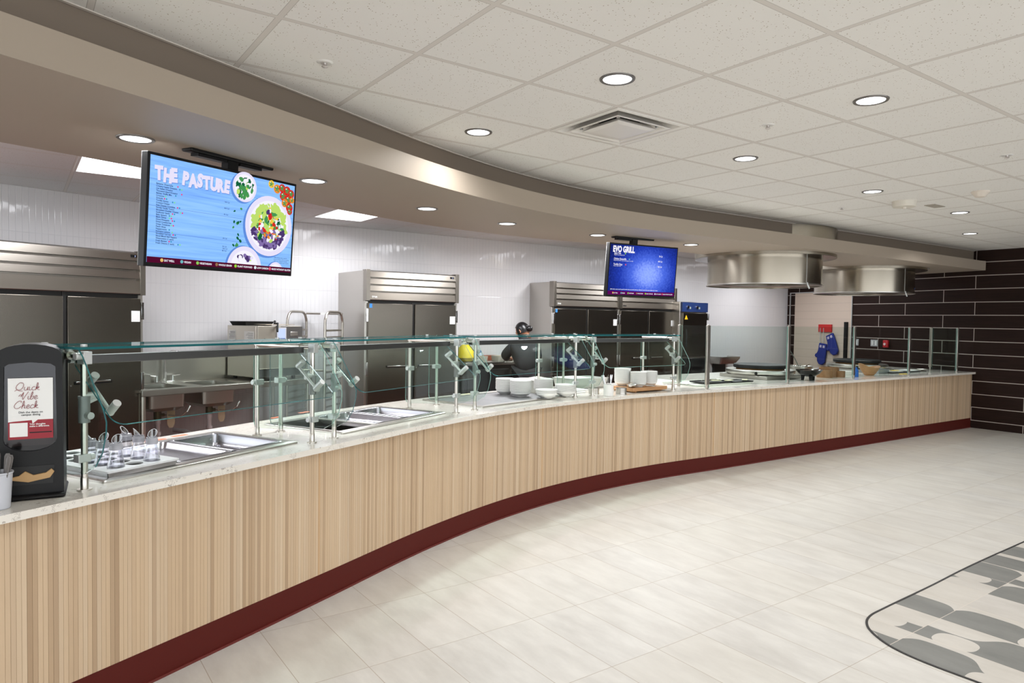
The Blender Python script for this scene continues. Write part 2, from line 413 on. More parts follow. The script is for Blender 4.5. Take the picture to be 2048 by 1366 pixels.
def join_meshes(name, objs, parent):
    """merge several flat lettering meshes into one part"""
    bm = bmesh.new(); mats = []
    for o in objs:
        off = len(bm.faces); bm.from_mesh(o.data); bm.faces.ensure_lookup_table()
        m = o.data.materials[0]
        if m not in mats: mats.append(m)
        for f in bm.faces[off:]: f.material_index = mats.index(m)
    for o in objs: bpy.data.objects.remove(o)
    me = bpy.data.meshes.new(name); bm.to_mesh(me); bm.free()
    for m in mats: me.materials.append(m)
    q = bpy.data.objects.new(name, me); COL.objects.link(q); q.parent = parent; return q

# ------------------------------------------------------------------ lamps (built here; each light sits in its own fixture)
WARM = (.985, .992, 1.0); COOL = (.95, .97, 1.0)
LENS = emit('lamp_lens', (252, 252, 255), 3.0)
LENS_P = emit('panel_lens', (252, 250, 255), 2.2)
TRIM = mat('lamp_trim', (120, 116, 112), .3, .6)
def light(name, parent, kind, power, color, loc, size, sizey=None, spread=170):
    l = bpy.data.lights.new(name, 'AREA'); l.shape = kind; l.size = size
    if sizey: l.size_y = sizey
    l.energy = power; l.color = color; l.spread = R(spread)
    o = bpy.data.objects.new(name, l); COL.objects.link(o); o.parent = parent; o.location = loc
    return o
_dl = [None]
def downlight(x, y, z, label, power, col, spread=125, group=None):
    M_ = Fr(x, y, z)
    if _dl[0] is None:
        t = thing('downlight', label, 'ceiling light', M_, group)
        MB().lathe([(.068, -.002), (.072, -.006), (.084, -.006), (.087, -.001), (.087, .0), (.068, .0)], 40, close=True).build('trim_ring', TRIM, t)
        MB().lathe([(0, -.0035), (.069, -.0035)], 40).build('lens', LENS, t)
        _dl[0] = t
    else: t = dup(_dl[0], M_, label, group)
    light('lamp', t, 'DISK', power, col, (0, 0, -.012), .13, None, spread)
    return t

CZ, SZ, TZ = 2.743, 2.43, .868
# ------------------------------------------------------------------ the setting
def wall(name, P0, P1, z0, z1, m, s0=0., ds=1., th=.12, back=1):
    me = bpy.data.meshes.new(name); bm = bmesh.new(); uv = bm.loops.layers.uv.new('UVMap')
    d = Vector((P1[0]-P0[0], P1[1]-P0[1])); L = d.length; d /= L; n = Vector((-d.y, d.x))*back*th
    pts = [(P0, 0), (P1, L), ((P1[0]+n.x, P1[1]+n.y), L), ((P0[0]+n.x, P0[1]+n.y), 0)]
    lo = [bm.verts.new((*p, z0)) for p, _ in pts]; hi = [bm.verts.new((*p, z1)) for p, _ in pts]
    S = [s0+ds*q for _, q in pts]
    def face(idx):
        f = bm.faces.new([(lo if a == 0 else hi)[i] for a, i in idx])
        for l, (a, i) in zip(f.loops, idx): l[uv].uv = (S[i], z0 if a == 0 else z1)
    face([(0, 0), (0, 1), (1, 1), (1, 0)]); face([(0, 1), (0, 2), (1, 2), (1, 1)]); face([(0, 2), (0, 3), (1, 3), (1, 2)]); face([(0, 3), (0, 0), (1, 0), (1, 3)])
    face([(1, 0), (1, 1), (1, 2), (1, 3)]); face([(0, 3), (0, 2), (0, 1), (0, 0)])
    bm.to_mesh(me); bm.free(); me.materials.append(m)
    o = bpy.data.objects.new(name, me); COL.objects.link(o); return struct(o)
CORNER = (7.159, 10.755); SD = (-.368, .930); FAR = (5.715, 14.43)
RD = (.581, -.814)
BD = (.8137, .5813)      # back wall heading
BC = (-3.10, 8.395)      # its corner with the side run
wall('wall_right', CORNER, (CORNER[0]+RD[0]*10, CORNER[1]+RD[1]*10), 0, CZ+.1, MATS['plank'], 0, -1, back=1)
wall('wall_kitchen_side', FAR, CORNER, 0, CZ+.1, MATS['plank'], 3.95, -1, back=1)
wall('wall_back', BC, FAR, 0, CZ+.1, MATS['wtile'], 0, 1, back=1)
AD = (.616, .788)
wall('wall_left', (BC[0]-AD[0]*6.5, BC[1]-AD[1]*6.5), BC, 0, CZ+.1, MATS['wtile'], -6.5, 1, back=1)

wall('wall_unseen_left', (-3.95, 1.7), (-3.3, -4.9), 0, CZ+.1, mat('wall_paint', (150, 138, 124), .7), back=-1)  # unseen wall, added to block light from the left and darken that side
K = crv([(-2.758, .64), (-1.99, 2.044), (-1.51, 2.921), (-1.023, 3.81), (-.54, 4.702), (.016, 5.521), (.675, 6.237), (1.43, 6.858), (2.253, 7.41), (3.104, 7.990), (4.1, 8.669), (5.0, 9.283), (6.1, 10.033), (7.159, 10.755)], 14)
UP_ = offs(K, -.04)
def lowoff(t): return .10+.10*min(1, max(0, (t-.2)/.35))-.07*max(0, (t-.8)/.2)
LOW = offs(K, lowoff)
LOW[-1] = (7.20, 10.60)
INN = crv([(-3.75, 1.85), (-3.1, 2.85), (-2.604, 3.53), (-2.263, 3.993), (-1.972, 4.505), (-1.697, 5.033), (-1.41, 5.55), (-1.093, 6.037), (-.734, 6.482), (-.329, 6.881), (.12, 7.236), (.601, 7.558), (1.098, 7.865), (1.584, 8.183), (2.1, 8.56), (2.8, 9.08), (4.4, 10.15), (6.72, 11.73)], 10)
def resample(P, n):
    D = [0]
    for a, b in zip(P, P[1:]): D.append(D[-1]+math.hypot(b[0]-a[0], b[1]-a[1]))
    out = []; j = 0
    for i in range(n):
        t = D[-1]*i/(n-1)
        while j < len(D)-2 and D[j+1] < t: j += 1
        q = (t-D[j])/max(1e-9, D[j+1]-D[j]); out.append((P[j][0]+(P[j+1][0]-P[j][0])*q, P[j][1]+(P[j+1][1]-P[j][1])*q))
    return out, D[-1]
NS = 90
k_u, _ = resample(UP_, NS); k_l, _ = resample(LOW, NS); k_i, _ = resample(INN, NS)
def soffit():
    m = MB(); rings = []
    for u, l, i in zip(k_u, k_l, k_i):
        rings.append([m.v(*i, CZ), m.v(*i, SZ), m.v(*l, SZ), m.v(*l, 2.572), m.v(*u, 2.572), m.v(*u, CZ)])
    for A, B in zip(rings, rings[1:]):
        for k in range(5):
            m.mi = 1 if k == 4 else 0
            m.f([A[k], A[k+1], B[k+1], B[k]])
    o = m.build('trim_1', [SOFFIT, SOFFIT_SHADE], angle=30); struct(o)
    # slim ceiling angle along the soffit
    m = MB(); a = offs(k_u, .004); b = offs(k_u, .022)
    rr = [[m.v(*p, CZ-.001), m.v(*p, CZ-.006), m.v(*q, CZ-.006), m.v(*q, CZ-.001)] for p, q in zip(a, b)]
    for A, B in zip(rr, rr[1:]):
        for k in range(4): m.f([A[k], A[(k+1) % 4], B[(k+1) % 4], B[k]])
    struct(m.build('trim_2', mat('ceiling_angle', (214, 206, 196), .5)))
soffit()
def slab(name, poly, z, m, th=.05, up=True):
    b = MB(); b.prism(poly, z if up else z-th, z+th if up else z)
    return b.build(name, m, smooth=False)
kin = offs(k_u, -.03)
rw = (CORNER[0]+RD[0]*10, CORNER[1]+RD[1]*10)
main_poly = kin+[(CORNER[0]+.02, CORNER[1]+.05), rw, (8, -5), (-5, -5), (-3.9, 1.2)]
struct(slab('ceiling', main_poly, CZ, CEIL))
kp = offs(k_u, -.02)
la = (BC[0]-AD[0]*6.5, BC[1]-AD[1]*6.5)
struct(slab('ceiling_kitchen', kp+[CORNER, FAR, BC, la], CZ+.0005, CEIL_K))
struct(slab('floor', [(-6, -5), (8, -5), (14.5, 4), (5.9, 15.5), (-3.6, 10), (-8.5, 3)], 0, MATS['floor'], .1, False))
kf = offs(K, -.06)
struct(slab('floor_kitchen', kf+[CORNER, FAR, BC, la], .004, MATS['quarry'], .004, False))
# dark-edged patterned stone inlay in the dining floor
def inlay():
    edge = crv([(6.1, 6.67), (3.77, 5.03), (3.04, 4.51), (2.55, 4.14), (2.10, 3.81), (1.95, 3.69), (1.88, 3.58), (1.862, 3.46), (1.88, 3.33), (1.95, 3.19), (2.10, 2.99), (2.45, 2.52), (2.95, 1.86), (4.2, .2)], 8)
    b = MB(); b.prism(edge+[(9, .2), (9, 6.67)], .0005, .003); struct(b.build('floor_inlay', MATS['inlay'], smooth=False))
    m = MB(); A0 = offs(edge, .006); B0 = offs(edge, -.006)
    for z in (0,):
        rr = [[m.v(*p, .001), m.v(*p, .0045), m.v(*q, .0045), m.v(*q, .001)] for p, q in zip(A0, B0)]
        for A, B in zip(rr, rr[1:]):
            for k in range(4): m.f([A[k], A[(k+1) % 4], B[(k+1) % 4], B[k]])
    struct(m.build('trim_3', mat('inlay_strip', (38, 36, 36), .4)))
inlay()
# pale tiled recess with metal trim on the kitchen side wall
def onS(s, z, out=0.):  # out: towards the kitchen
    return (CORNER[0]+SD[0]*s-SD[1]*out, CORNER[1]+SD[1]*s+SD[0]*out, z)
SYAW = math.atan2(SD[1], SD[0])
def recess():
    n = N('beige_wall_tile'); uvs = n.obj(); sp = n.add('ShaderNodeSeparateXYZ'); n.link(uvs, sp.inputs[0])
    f = n.math('FRACT', n.math('DIVIDE', sp.outputs[2], .152)); g = n.math('LESS_THAN', f, .03)
    c = n.mix(g, s2l((206, 190, 174)), s2l((180, 166, 152))); n.bsdf(col=c, rough=.3)
    M_ = Fr(*onS(0, 0)[:2], 0, SYAW)
    struct(MB().box(2.31, 3.72, .0, .012, 0, 2.19).build('wall_recess', n.m, frame=M_, smooth=False))
    m = MB(); m.box(2.295, 2.31, 0, .02, 0, 2.21); m.box(2.295, 3.86, 0, .02, 2.195, 2.21); m.box(3.845, 3.86, 0, .02, 0, 2.21)
    struct(m.build('trim_4', SILVER, frame=M_, smooth=False))
recess()

# ------------------------------------------------------------------ serving counter
def counter():
    t = thing('serving_counter', 'long curved serving counter clad in vertical oak slats with a maroon toe kick', 'counter', Fr(0, 0, 0))
    P, L = resample(K, int(11.2/.018)+1)
    # slatted face: each slat a rounded rib
    prof = [(0., -.0022), (.0008, 0.), (.0172, 0.), (.018, -.0022)]
    fine = []; 
    D = [0]
    for a, b in zip(K, K[1:]): D.append(D[-1]+math.hypot(b[0]-a[0], b[1]-a[1]))
    nsl = int(D[-1]/.018)
    def at(s):
        s = min(max(s, 0), D[-1]-1e-6); lo = 0; hi = len(D)-1
        while hi-lo > 1:
            mid = (lo+hi)//2
            if D[mid] <= s: lo = mid
            else: hi = mid
        q = (s-D[lo])/(D[hi]-D[lo]); a, b = K[lo], K[hi]; tx, ty = (b[0]-a[0])/(D[hi]-D[lo]), (b[1]-a[1])/(D[hi]-D[lo])
        return a[0]+tx*(s-D[lo]), a[1]+ty*(s-D[lo]), ty, -tx
    me = bpy.data.meshes.new('tambour_panel'); bm = bmesh.new(); uv = bm.loops.layers.uv.new('UVMap'); prev = None
    for i in range(nsl):
        for j, (ds, dn) in enumerate(prof[:-1]):
            s = i*.018+ds; x, y, nx, ny = at(s)
            lo = bm.verts.new((x+nx*dn, y+ny*dn, .152)); hi = bm.verts.new((x+nx*dn, y+ny*dn, .838))
            if prev:
                f = bm.faces.new([prev[0], lo, hi, prev[1]]); ss = (prev[2], s, s, prev[2])
                for l, q, zz in zip(f.loops, ss, (.152, .152, .838, .838)): l[uv].uv = (q+1e-4 if q < s or True else q, zz)
                a_, b_ = f.loops, None
                for l in f.loops: l[uv].uv[0] = min(max(l[uv].uv[0], i*.018-.018*(j == 0)+2e-4), (i+(j > 0))*.018-2e-4) if True else 0
            prev = (lo, hi, s)
    bm.to_mesh(me); bm.free(); me.materials.append(MATS['tambour'])
    o = bpy.data.objects.new('tambour_panel', me); COL.objects.link(o); o.parent = t
    def strip(name, m, d0, d1, z0, z1):
        b = MB(); A0 = offs(K, d0); B0 = offs(K, d1)
        rr = [[b.v(*p, z0), b.v(*p, z1), b.v(*q, z1), b.v(*q, z0)] for p, q in zip(A0, B0)]
        for A, B in zip(rr, rr[1:]):
            for k in range(4): b.f([A[k], A[(k+1) % 4], B[(k+1) % 4], B[k]])
        b.f(rr[0][::-1]); b.f(rr[-1])
        return b.build(name, m, t)
    strip('toe_kick', MAROON, -.004, -.02, .0, .150)
    strip('kick_trim', MAROON2, .004, -.004, .0, .012)
    strip('face_backing', DARK, -.006, -.02, .150, .838)
    def backw(q): return -(.88+.10*min(1, q/.45))
    nb = [i for i, p in enumerate(K) if p[0] < 2.2]; cut = len(nb)
    bk = offs(K, lambda q: backw(q))
    # rear body panel in steel, the griddle end is deeper
    b = MB(); rp = [bk[i] for i in range(0, cut, 4)]+[(1.62, 8.33)]
    deep = offs(K, -1.62)
    rp += [deep[cut]]+[deep[i] for i in range(cut, len(K), 8)]+[deep[-1]]
    for a, c in zip(rp, rp[1:]):
        v = [b.v(*a, .0), b.v(*c, .0), b.v(*c, .838), b.v(*a, .838)]; b.f(v)
    b.build('rear_panel', STEEL, t)
    # worktop
    fr = offs(K, .045)
    top_poly = fr+[deep[-1]]+[deep[i] for i in range(len(K)-2, cut, -8)]+[deep[cut], (1.66, 8.28)]+[offs(K, lambda q: backw(q)-.02)[i] for i in range(cut-4, -1, -4)]
    m = MB(); m.prism(top_poly, .838, TZ)
    o = m.build('countertop', MATS['quartz'], smooth=False)
    tag(o, 'white speckled quartz worktop running along the curved serving counter', 'countertop')
    return o
TOP = counter()
cutters = []
def cut_hole(M_, x0, x1, y0, y1):
    c = MB().box(x0, x1, y0, y1, -.1, .05).build('cutter', DARK, frame=M_, smooth=False); cutters.append(c)
def apply_cuts():
    bpy.context.view_layer.update()
    for c in cutters:
        b = TOP.modifiers.new('cut', 'BOOLEAN'); b.object = c; b.operation = 'DIFFERENCE'; b.solver = 'EXACT'
    bpy.context.view_layer.update()
    me = bpy.data.meshes.new_from_object(TOP.evaluated_get(bpy.context.evaluated_depsgraph_get()))
    TOP.modifiers.clear(); TOP.data = me; me.name = 'countertop'
    for c in cutters: bpy.data.objects.remove(c)

# ------------------------------------------------------------------ sneeze guards
def guard(FL, FRt, label, idx):
    dx, dy = FRt[0]-FL[0], FRt[1]-FL[1]; L = math.hypot(dx, dy); yaw = math.atan2(dy, dx)
    M_ = Fr(FL[0], FL[1], TZ, yaw); D_ = .43
    t = thing('sneeze_guard', label, 'sneeze guard', M_, None)
    for x in (0, L):
        for y in (0, D_):
            m = MB(); m.tube([(x, y, .03), (x, y, .535)], .0125, 16); m.cyl((x, y, 0), (x, y, .006), .027, 24); m.lathe([(.0145, .006), (.0145, .05), (.0135, .052)], 16, (x, y, 0))
            m.build('post', TUBE, t)
        m = MB(); m.tube([(x, D_+.0125, .535), (x, -.02, .535)], .0125, 14); m.tube([(x, D_*.75, .535), (x, D_*.2, .535)], .0185, 16)
        m.build('cross_rail', TUBE, t)
        sgn = -1 if x == 0 else 1
        m = MB(); m.cb((x, -.005, .528), (.034, .045, .05)); m.cyl((x+sgn*.012, -.015, .535), (x+sgn*.045, -.015, .535), .014, 18)
        m.build('rail_bracket', SILVER, t, bevel=.002)
        m = MB(); m.cyl((x, .10, .515), (x-sgn*.04, .10, .515), .013, 16); m.build('rail_knob', SILVER, t)
        for yy, z0_ in ((.27, .545), (.10, .545)): m = MB(); m.cyl((x, yy, z0_), (x, yy, .562), .014, 14); m.build('pane_standoff', SILVER, t)
        for yy in (.27, .0): m = MB(); m.cyl((x, yy, .5725), (x, yy, .581), .012, 14); m.build('pane_button', SILVER, t)
        m = MB(); m.lathe([(.0, .27), (.021, .27), (.021, .375), (.0, .375)], 20, (x, 0, 0)); m.lathe([(.0225, .367), (.0225, .376), (0, .376)], 20, (x, 0, 0))
        m.build('sleeve', GREY, t)
        # swivel arm that grips the slanted front pane
        ix = x-sgn*.055
        m = MB(); m.tube([(ix, .062, .435), (ix, -.092, .303)], .0085, 10)
        m.cyl((ix, .055, .425), (ix+.0, .015, .455), .0165, 18); m.cyl((ix, -.075, .31), (ix, -.125, .352), .0165, 18)
        m.tube([(x, 0, .345), (ix, 0, .365)], .009, 10)
        m.build('swivel_arm', SILVER, t)
        m = MB(); m.cyl((x-sgn*.0, -.02, .30), (x-sgn*.0, -.045, .30), .014, 18); m.build('clamp_knob', SILVER, t)
        m = MB(); m.cyl((x-sgn*.0, -.0, .375), (x-sgn*.05, -.0, .375), .015, 18); m.build('arm_knob', SILVER, t)
        m = MB(); m.cb((x+sgn*.008, 0, .13), (.05, .036, .032)); m.cyl((x-sgn*.02, -.0, .13), (x-sgn*.038, 0, .13), .013, 16)
        m.build('post_clamp', SILVER, t, bevel=.002)
        m = MB(); m.cb((x+sgn*.006, D_, .315), (.06, .036, .032)); m.cyl((x-sgn*.02, D_, .315), (x-sgn*.038, D_, .315), .014, 16)
        m.build('post_clamp', SILVER, t, bevel=.002)
        # end pane, a rounded profile across the counter
        prof = [(D_-.03, .572), (.02, .572), (-.015, .562), (-.04, .535), (-.172, .335), (-.19, .29), (-.188, .25), (-.165, .17), (-.12, .11), (-.05, .075), (.02, .066), (D_+.02, .04), (D_+.05, .05), (D_+.06, .08), (D_+.06, .50)]
        m = MB(); m.prism([(p[0], p[1]) for p in prof], x+sgn*.026, x+sgn*.032, side=1, axis='x')
        m.build('end_pane', [GLASS, EDGE if sgn < 0 and idx < 2 else EDGE_LIGHT], t, smooth=False)
    m = MB(); m.prism([(-.045, -.05), (L+.045, -.05), (L+.045, .31), (-.045, .31)], .5625, .5725, side=1)
    m.build('top_pane', [GLASS, EDGE], t, smooth=False)
    # slanted front pane with rounded corners, local plane then tilted
    a, b_ = Vector((0, -.20, .275)), Vector((0, .09, .52)); H = (b_-a).length; ang = math.atan2(b_.z-a.z, b_.y-a.y)
    def rr(x0, x1, y0, y1, r):
        out = []
        for cx, cy, a0 in ((x1-r, y0+r, -90), (x1-r, y1-r, 0), (x0+r, y1-r, 90), (x0+r, y0+r, 180)):
            for k in range(6): q = R(a0+90*k/5); out.append((cx+r*math.cos(q), cy+r*math.sin(q)))
        return out
    m = MB(); m.T = Matrix.Translation(a) @ Matrix.Rotation(ang, 4, 'X'); m.prism(rr(.0, L-.03, 0, H, .045), -.003, .003, side=1)
    m.build('front_pane', [GLASS, EDGE if idx < 3 else EDGE_LIGHT], t, smooth=False)
    m = MB(); m.box(.02, L-.02, .045, .095, .502, .535); m.mi = 1; m.box(.04, L-.04, .055, .085, .4995, .502)
    m.build('light_bar', [mat('lamp_bar', (96, 96, 96), .35, .8), mat('lamp_bar_glass', (120, 116, 112), .3)], t, bevel=.002)
    return t
G = [((-1.695, 2.744), (-1.111, 3.862)), ((-1.028, 4.017), (-.411, 5.166)), ((-.282, 5.353), (.588, 6.372)), ((.762, 6.505), (1.672, 7.153))]
GL = ['glass sneeze guard over the clear dressing bottles, nearest the camera',
      'glass sneeze guard over the well with the open dark slot',
      'glass sneeze guard over the flat plate with stacked white bowls',
      'glass sneeze guard over the wooden board, last before the upright panes']
for i, (a, b) in enumerate(G): guard(a, b, GL[i], i)

def partition():
    pts = [(2.074, 7.332), (3.255, 8.158), (4.462, 9.035), (5.656, 9.864), (6.885, 10.715)]
    back = [(1.846, 7.628)]; side = (6.695, 11.08)
    t = thing('glass_partition', 'upright clear glass screens between flat steel posts at the griddle end of the counter', 'glass screen', Fr(*pts[0], TZ, 0))
    M_ = t.matrix_world.inverted()
    def post(p, yaw, w=.05):
        m = MB(); m.T = M_ @ Fr(*p, TZ, yaw)
        m.box(-w/2, w/2, -.012, .012, .045, .675); m.box(-w/2+.011, w/2-.011, -.012, .012, .0, .045); m.lathe([(0, .675), (.010, .675), (.008, .683), (0, .684)], 14)
        m.build('post', TUBE, t, bevel=.004)
    yw = math.atan2(pts[1][1]-pts[0][1], pts[1][0]-pts[0][0])
    for i, p in enumerate(pts): post(p, yw, .05 if i < 2 else .045)
    post(back[0], yw, .05); post(side, yw+R(80), .045)
    def pane(p, q, cut=.03):
        d = Vector((q[0]-p[0], q[1]-p[1])); L = d.length; m = MB(); m.T = M_ @ Fr(*p, TZ, math.atan2(d.y, d.x))
        m.prism([(cut, .012), (L-cut, .012), (L-cut, .67), (cut, .67)], -.004, .004, side=1, axis='y')
        m.build('pane', [GLASS, EDGE_LIGHT], t, smooth=False)
    for p, q in zip(pts, pts[1:]): pane(p, q)
    pane(back[0], pts[0]); pane(pts[-1], side)
partition()

# ------------------------------------------------------------------ helpers for pans and bowls
def rrect(x0, x1, y0, y1, r, n=5):
    out = []
    for cx, cy, a0 in ((x1-r, y0+r, -90), (x1-r, y1-r, 0), (x0+r, y1-r, 90), (x0+r, y0+r, 180)):
        for k in range(n): q = R(a0+90*k/(n-1)); out.append((cx+r*math.cos(q), cy+r*math.sin(q)))
    return out
def loft(m, loops, close_last=True):
    rg = [[m.v(x, y, z) for x, y in lp] for lp, z in loops]
    for A, B in zip(rg, rg[1:]):
        n = len(A)
        for k in range(n): m.f([A[k], A[(k+1) % n], B[(k+1) % n], B[k]])
    if close_last: m.f(rg[-1])
def pan_mesh(m, w, d, dep, r=.035, z=0., wall_=.0015):
    L = []
    for ins, zz in ((0, -.004), (0, .0), (.004, .002), (.016, .002), (.020, -.002), (.026, -dep+.014), (.038, -dep)):
        L.append((rrect(ins, w-ins, ins, d-ins, max(.006, r-ins*.3)), z+zz))
    loft(m, L)
def boolean(o, cs):
    bpy.context.view_layer.update()
    for c in cs:
        b = o.modifiers.new('cut', 'BOOLEAN'); b.object = c; b.operation = 'DIFFERENCE'; b.solver = 'EXACT'
    bpy.context.view_layer.update()
    me = bpy.data.meshes.new_from_object(o.evaluated_get(bpy.context.evaluated_depsgraph_get()))
    o.modifiers.clear(); o.data = me
    for c in cs: bpy.data.objects.remove(c)
PANST = steel_brushed('pan_steel', (176, 176, 182), .22, (30, 30, 30), .08)
def linfr(a, b, z=TZ):
    return Fr(a[0], a[1], z, math.atan2(b[1]-a[1], b[0]-a[0])), math.hypot(b[0]-a[0], b[1]-a[1])
def well(a, b, D_, label, dark=False):
    M_, L = linfr(a, b); t = thing('drop_in_well', label, 'food well', M_)
    m = MB()
    o_, i_ = (0, L, 0, D_), (.05, L-.05, .065, D_-.06)
    def ring(a, b): pass
    P0, P1 = rrect(*o_, .012), rrect(*i_, .012)
    loft(m, [(P0, .0), (P0, .007), (rrect(.004, L-.004, .004, D_-.004, .01), .010), (P1, .010), (P1, -.15)])
    m.build('well_body', STEEL, t)
    cut_hole(M_, .045, L-.045, .06, D_-.055)
    return t, M_, L
W1, M1, L1 = well((-1.68, 2.85), (-1.18, 3.84), .66, 'recessed steel well whose left third holds the white bottle tray')
W2, M2, L2 = well((-1.01, 4.14), (-.48, 5.13), .66, 'recessed steel well with its left bay open and dark')
def cold_plate():
    M_, L = linfr((-.23, 5.48), (.51, 6.36)); D_ = .70
    t = thing('cold_plate', 'flat grey steel plate in a raised frame under the stacks of white bowls', 'food plate', M_)
    m = MB(); loft(m, [(rrect(0, L, 0, D_, .01), 0), (rrect(0, L, 0, D_, .01), .011), (rrect(.05, L-.05, .05, D_-.05, .01), .011), (rrect(.05, L-.05, .05, D_-.05, .01), .007)])
    m.build('frame', STEEL, t)
    for k in range(3):
        w = (L-.1)/3; MB().box(.05+k*w+.002, .05+(k+1)*w-.002, .054, D_-.054, .0072, .0085).build('plate_section', mat('bead_plate', (150, 150, 152), .35, .85), t)
    return M_
M3 = cold_plate()
def food_pan(M_, x, y, w, d, dep, label, z=.0125, tilt=0.):
    t = MB(); pan_mesh(t, w, d, dep)
    o = t.build('food_pan', PANST, frame=M_ @ Matrix.Translation((x, y, z)) @ Matrix.Rotation(tilt, 4, 'Y'))
    return tag(o, label, 'food pan')
food_pan(M1, .395, .06, .33, .54, .028, 'shallow steel sheet pan in the middle of the well beside the white bottle tray')
food_pan(M1, .73, .06, .335, .54, .065, 'deep shiny steel food pan at the right end of the well nearest the camera')
food_pan(M2, .38, .06, .335, .54, .045, 'shallow steel food pan next to the open dark slot')
food_pan(M2, .735, .06, .335, .54, .065, 'steel food pan at the right end of the second well')
def bar():
    m = MB(); m.box(.362, .384, .05, .61, .009, .0125); m.box(.355, .362, .05, .61, .004, .0105)
    m.build('adapter_bar', STEEL, W2)
bar()
def bottle_tray():
    t = thing('bottle_tray', 'white perforated tray raised in the steel well, holding clear dressing bottles', 'tray', M1 @ Matrix.Translation((.035, .03, 0)))
    w, d = .345, .60
    m = MB(); m.prism(rrect(0, w, 0, d, .008), .03, .038); o = m.build('tray_top', mat('white_tray', (226, 226, 228), .4), t, smooth=False)
    cs = []
    bpy.context.view_layer.update()
    for i in range(3):
        for j in range(6):
            c = MB().lathe([(0, -.05), (.036, -.05), (.036, .05), (0, .05)], 28, (.083+i*.085, .07+j*.092, .034)).build('c', DARK, smooth=False, frame=t.matrix_world.copy()); cs.append(c)
    boolean(o, cs)
    m = MB(); loft(m, [(rrect(.004, w-.004, .004, d-.004, .008), .03), (rrect(.012, w-.012, .012, d-.012, .008), .004)], False)
    m.build('tray_skirt', PANST, t)
    return t
BT = bottle_tray()
def bottle_protos():
    M_ = BT.matrix_world
    def make(M__, label):
        t = thing('dressing_bottle', label, 'bottle', M__, None)
        MB().lathe([(0, -.015), (.034, -.015), (.039, -.008), (.040, .005), (.036, .03), (.027, .075), (.023, .10), (.0215, .10), (.025, .075), (.034, .03), (.0375, .006), (.032, -.011), (0, -.012)], 28).build('body', CLEAR, t)
        m = MB(); m.lathe([(.0235, .088), (.030, .088), (.030, .112), (.0265, .114), (.0265, .122), (.0225, .122), (.0225, .112), (.0235, .11)], 28, close=True); m.build('collar', mat('frosted_collar', (236, 234, 244), .25, 0, tr=.5), t)
        m = MB(); rg = []
        for q in range(9):
            u = q/8; r = .0195+.003*u; cz = .118+.022*u; cx = .008*u*u; tl = R(50)*u
            rg.append([m.v(cx+r*(1+.18*u)*math.cos(a)*math.cos(tl), r*math.sin(a), cz+r*(1+.18*u)*math.cos(a)*math.sin(tl)) for a in [2*math.pi*k/24 for k in range(24)]])
        for A, B in zip(rg, rg[1:]):
            for k in range(24): m.f([A[k], A[(k+1) % 24], B[(k+1) % 24], B[k]])
        m.build('spout', glass_mat('spout_plastic', (.72, .72, .76), .16, .7, .08, ex=2.), t)
        pts = [rg_ for rg_ in []]
        m = MB(); u = 1; r = .0225
        m.tube([(.008+r*1.18*math.cos(a)*math.cos(R(50)), r*math.sin(a), .140+r*1.18*math.cos(a)*math.sin(R(50))) for a in [2*math.pi*k/24 for k in range(25)]], .0012, 6)
        m.build('spout_rim', mat('clear_rim', (244, 244, 250), .2), t)
        return t
    spots = [(0, 2, 150), (0, 1, 20), (0, 0, 30), (1, 2, 120), (1, 1, 160), (1, 0, 25)]
    names = ['clear dressing bottle, back one of the row nearest the steel post', 'clear dressing bottle, middle one of the row nearest the steel post', 'clear dressing bottle, nearest the counter edge in the row by the steel post',
             'clear dressing bottle, back one of the right-hand row', 'clear dressing bottle, middle one of the right-hand row', 'clear dressing bottle at the front corner of the tray, next to the sheet pan']
    first = None
    for (i, j, a), nm in zip(spots, names):
        Mx = M_ @ Matrix.Translation((.083+.17*i, .07+j*.092, .036)) @ Matrix.Rotation(R(a), 4, 'Z') @ Matrix.Scale(.88, 4)
        if first is None: first = make(Mx, nm)
        else: dup(first, Mx, nm)
        (first if False else None)
bottle_protos()
for k, (x, y, s) in enumerate([(-1.99, 3.86, .06), (-1.93, 4.02, .045), (-1.52, 5.08, .05), (-1.63, 4.8, .05), (-2.1, 3.6, .05)]):
    o = MB().box(-s, s, -.018, .018, 0, .0008).build('sticker', ORANGE, frame=Fr(x, y, TZ, .9+.1*k), smooth=False)
    tag(o, ['orange sticker behind the deep steel pan, nearer of two', 'orange sticker behind the deep steel pan, farther of two', 'orange sticker behind the second well, right one', 'orange sticker behind the second well, left one', 'orange sticker on the counter behind the bottle tray'][k], 'sticker')
apply_cuts()

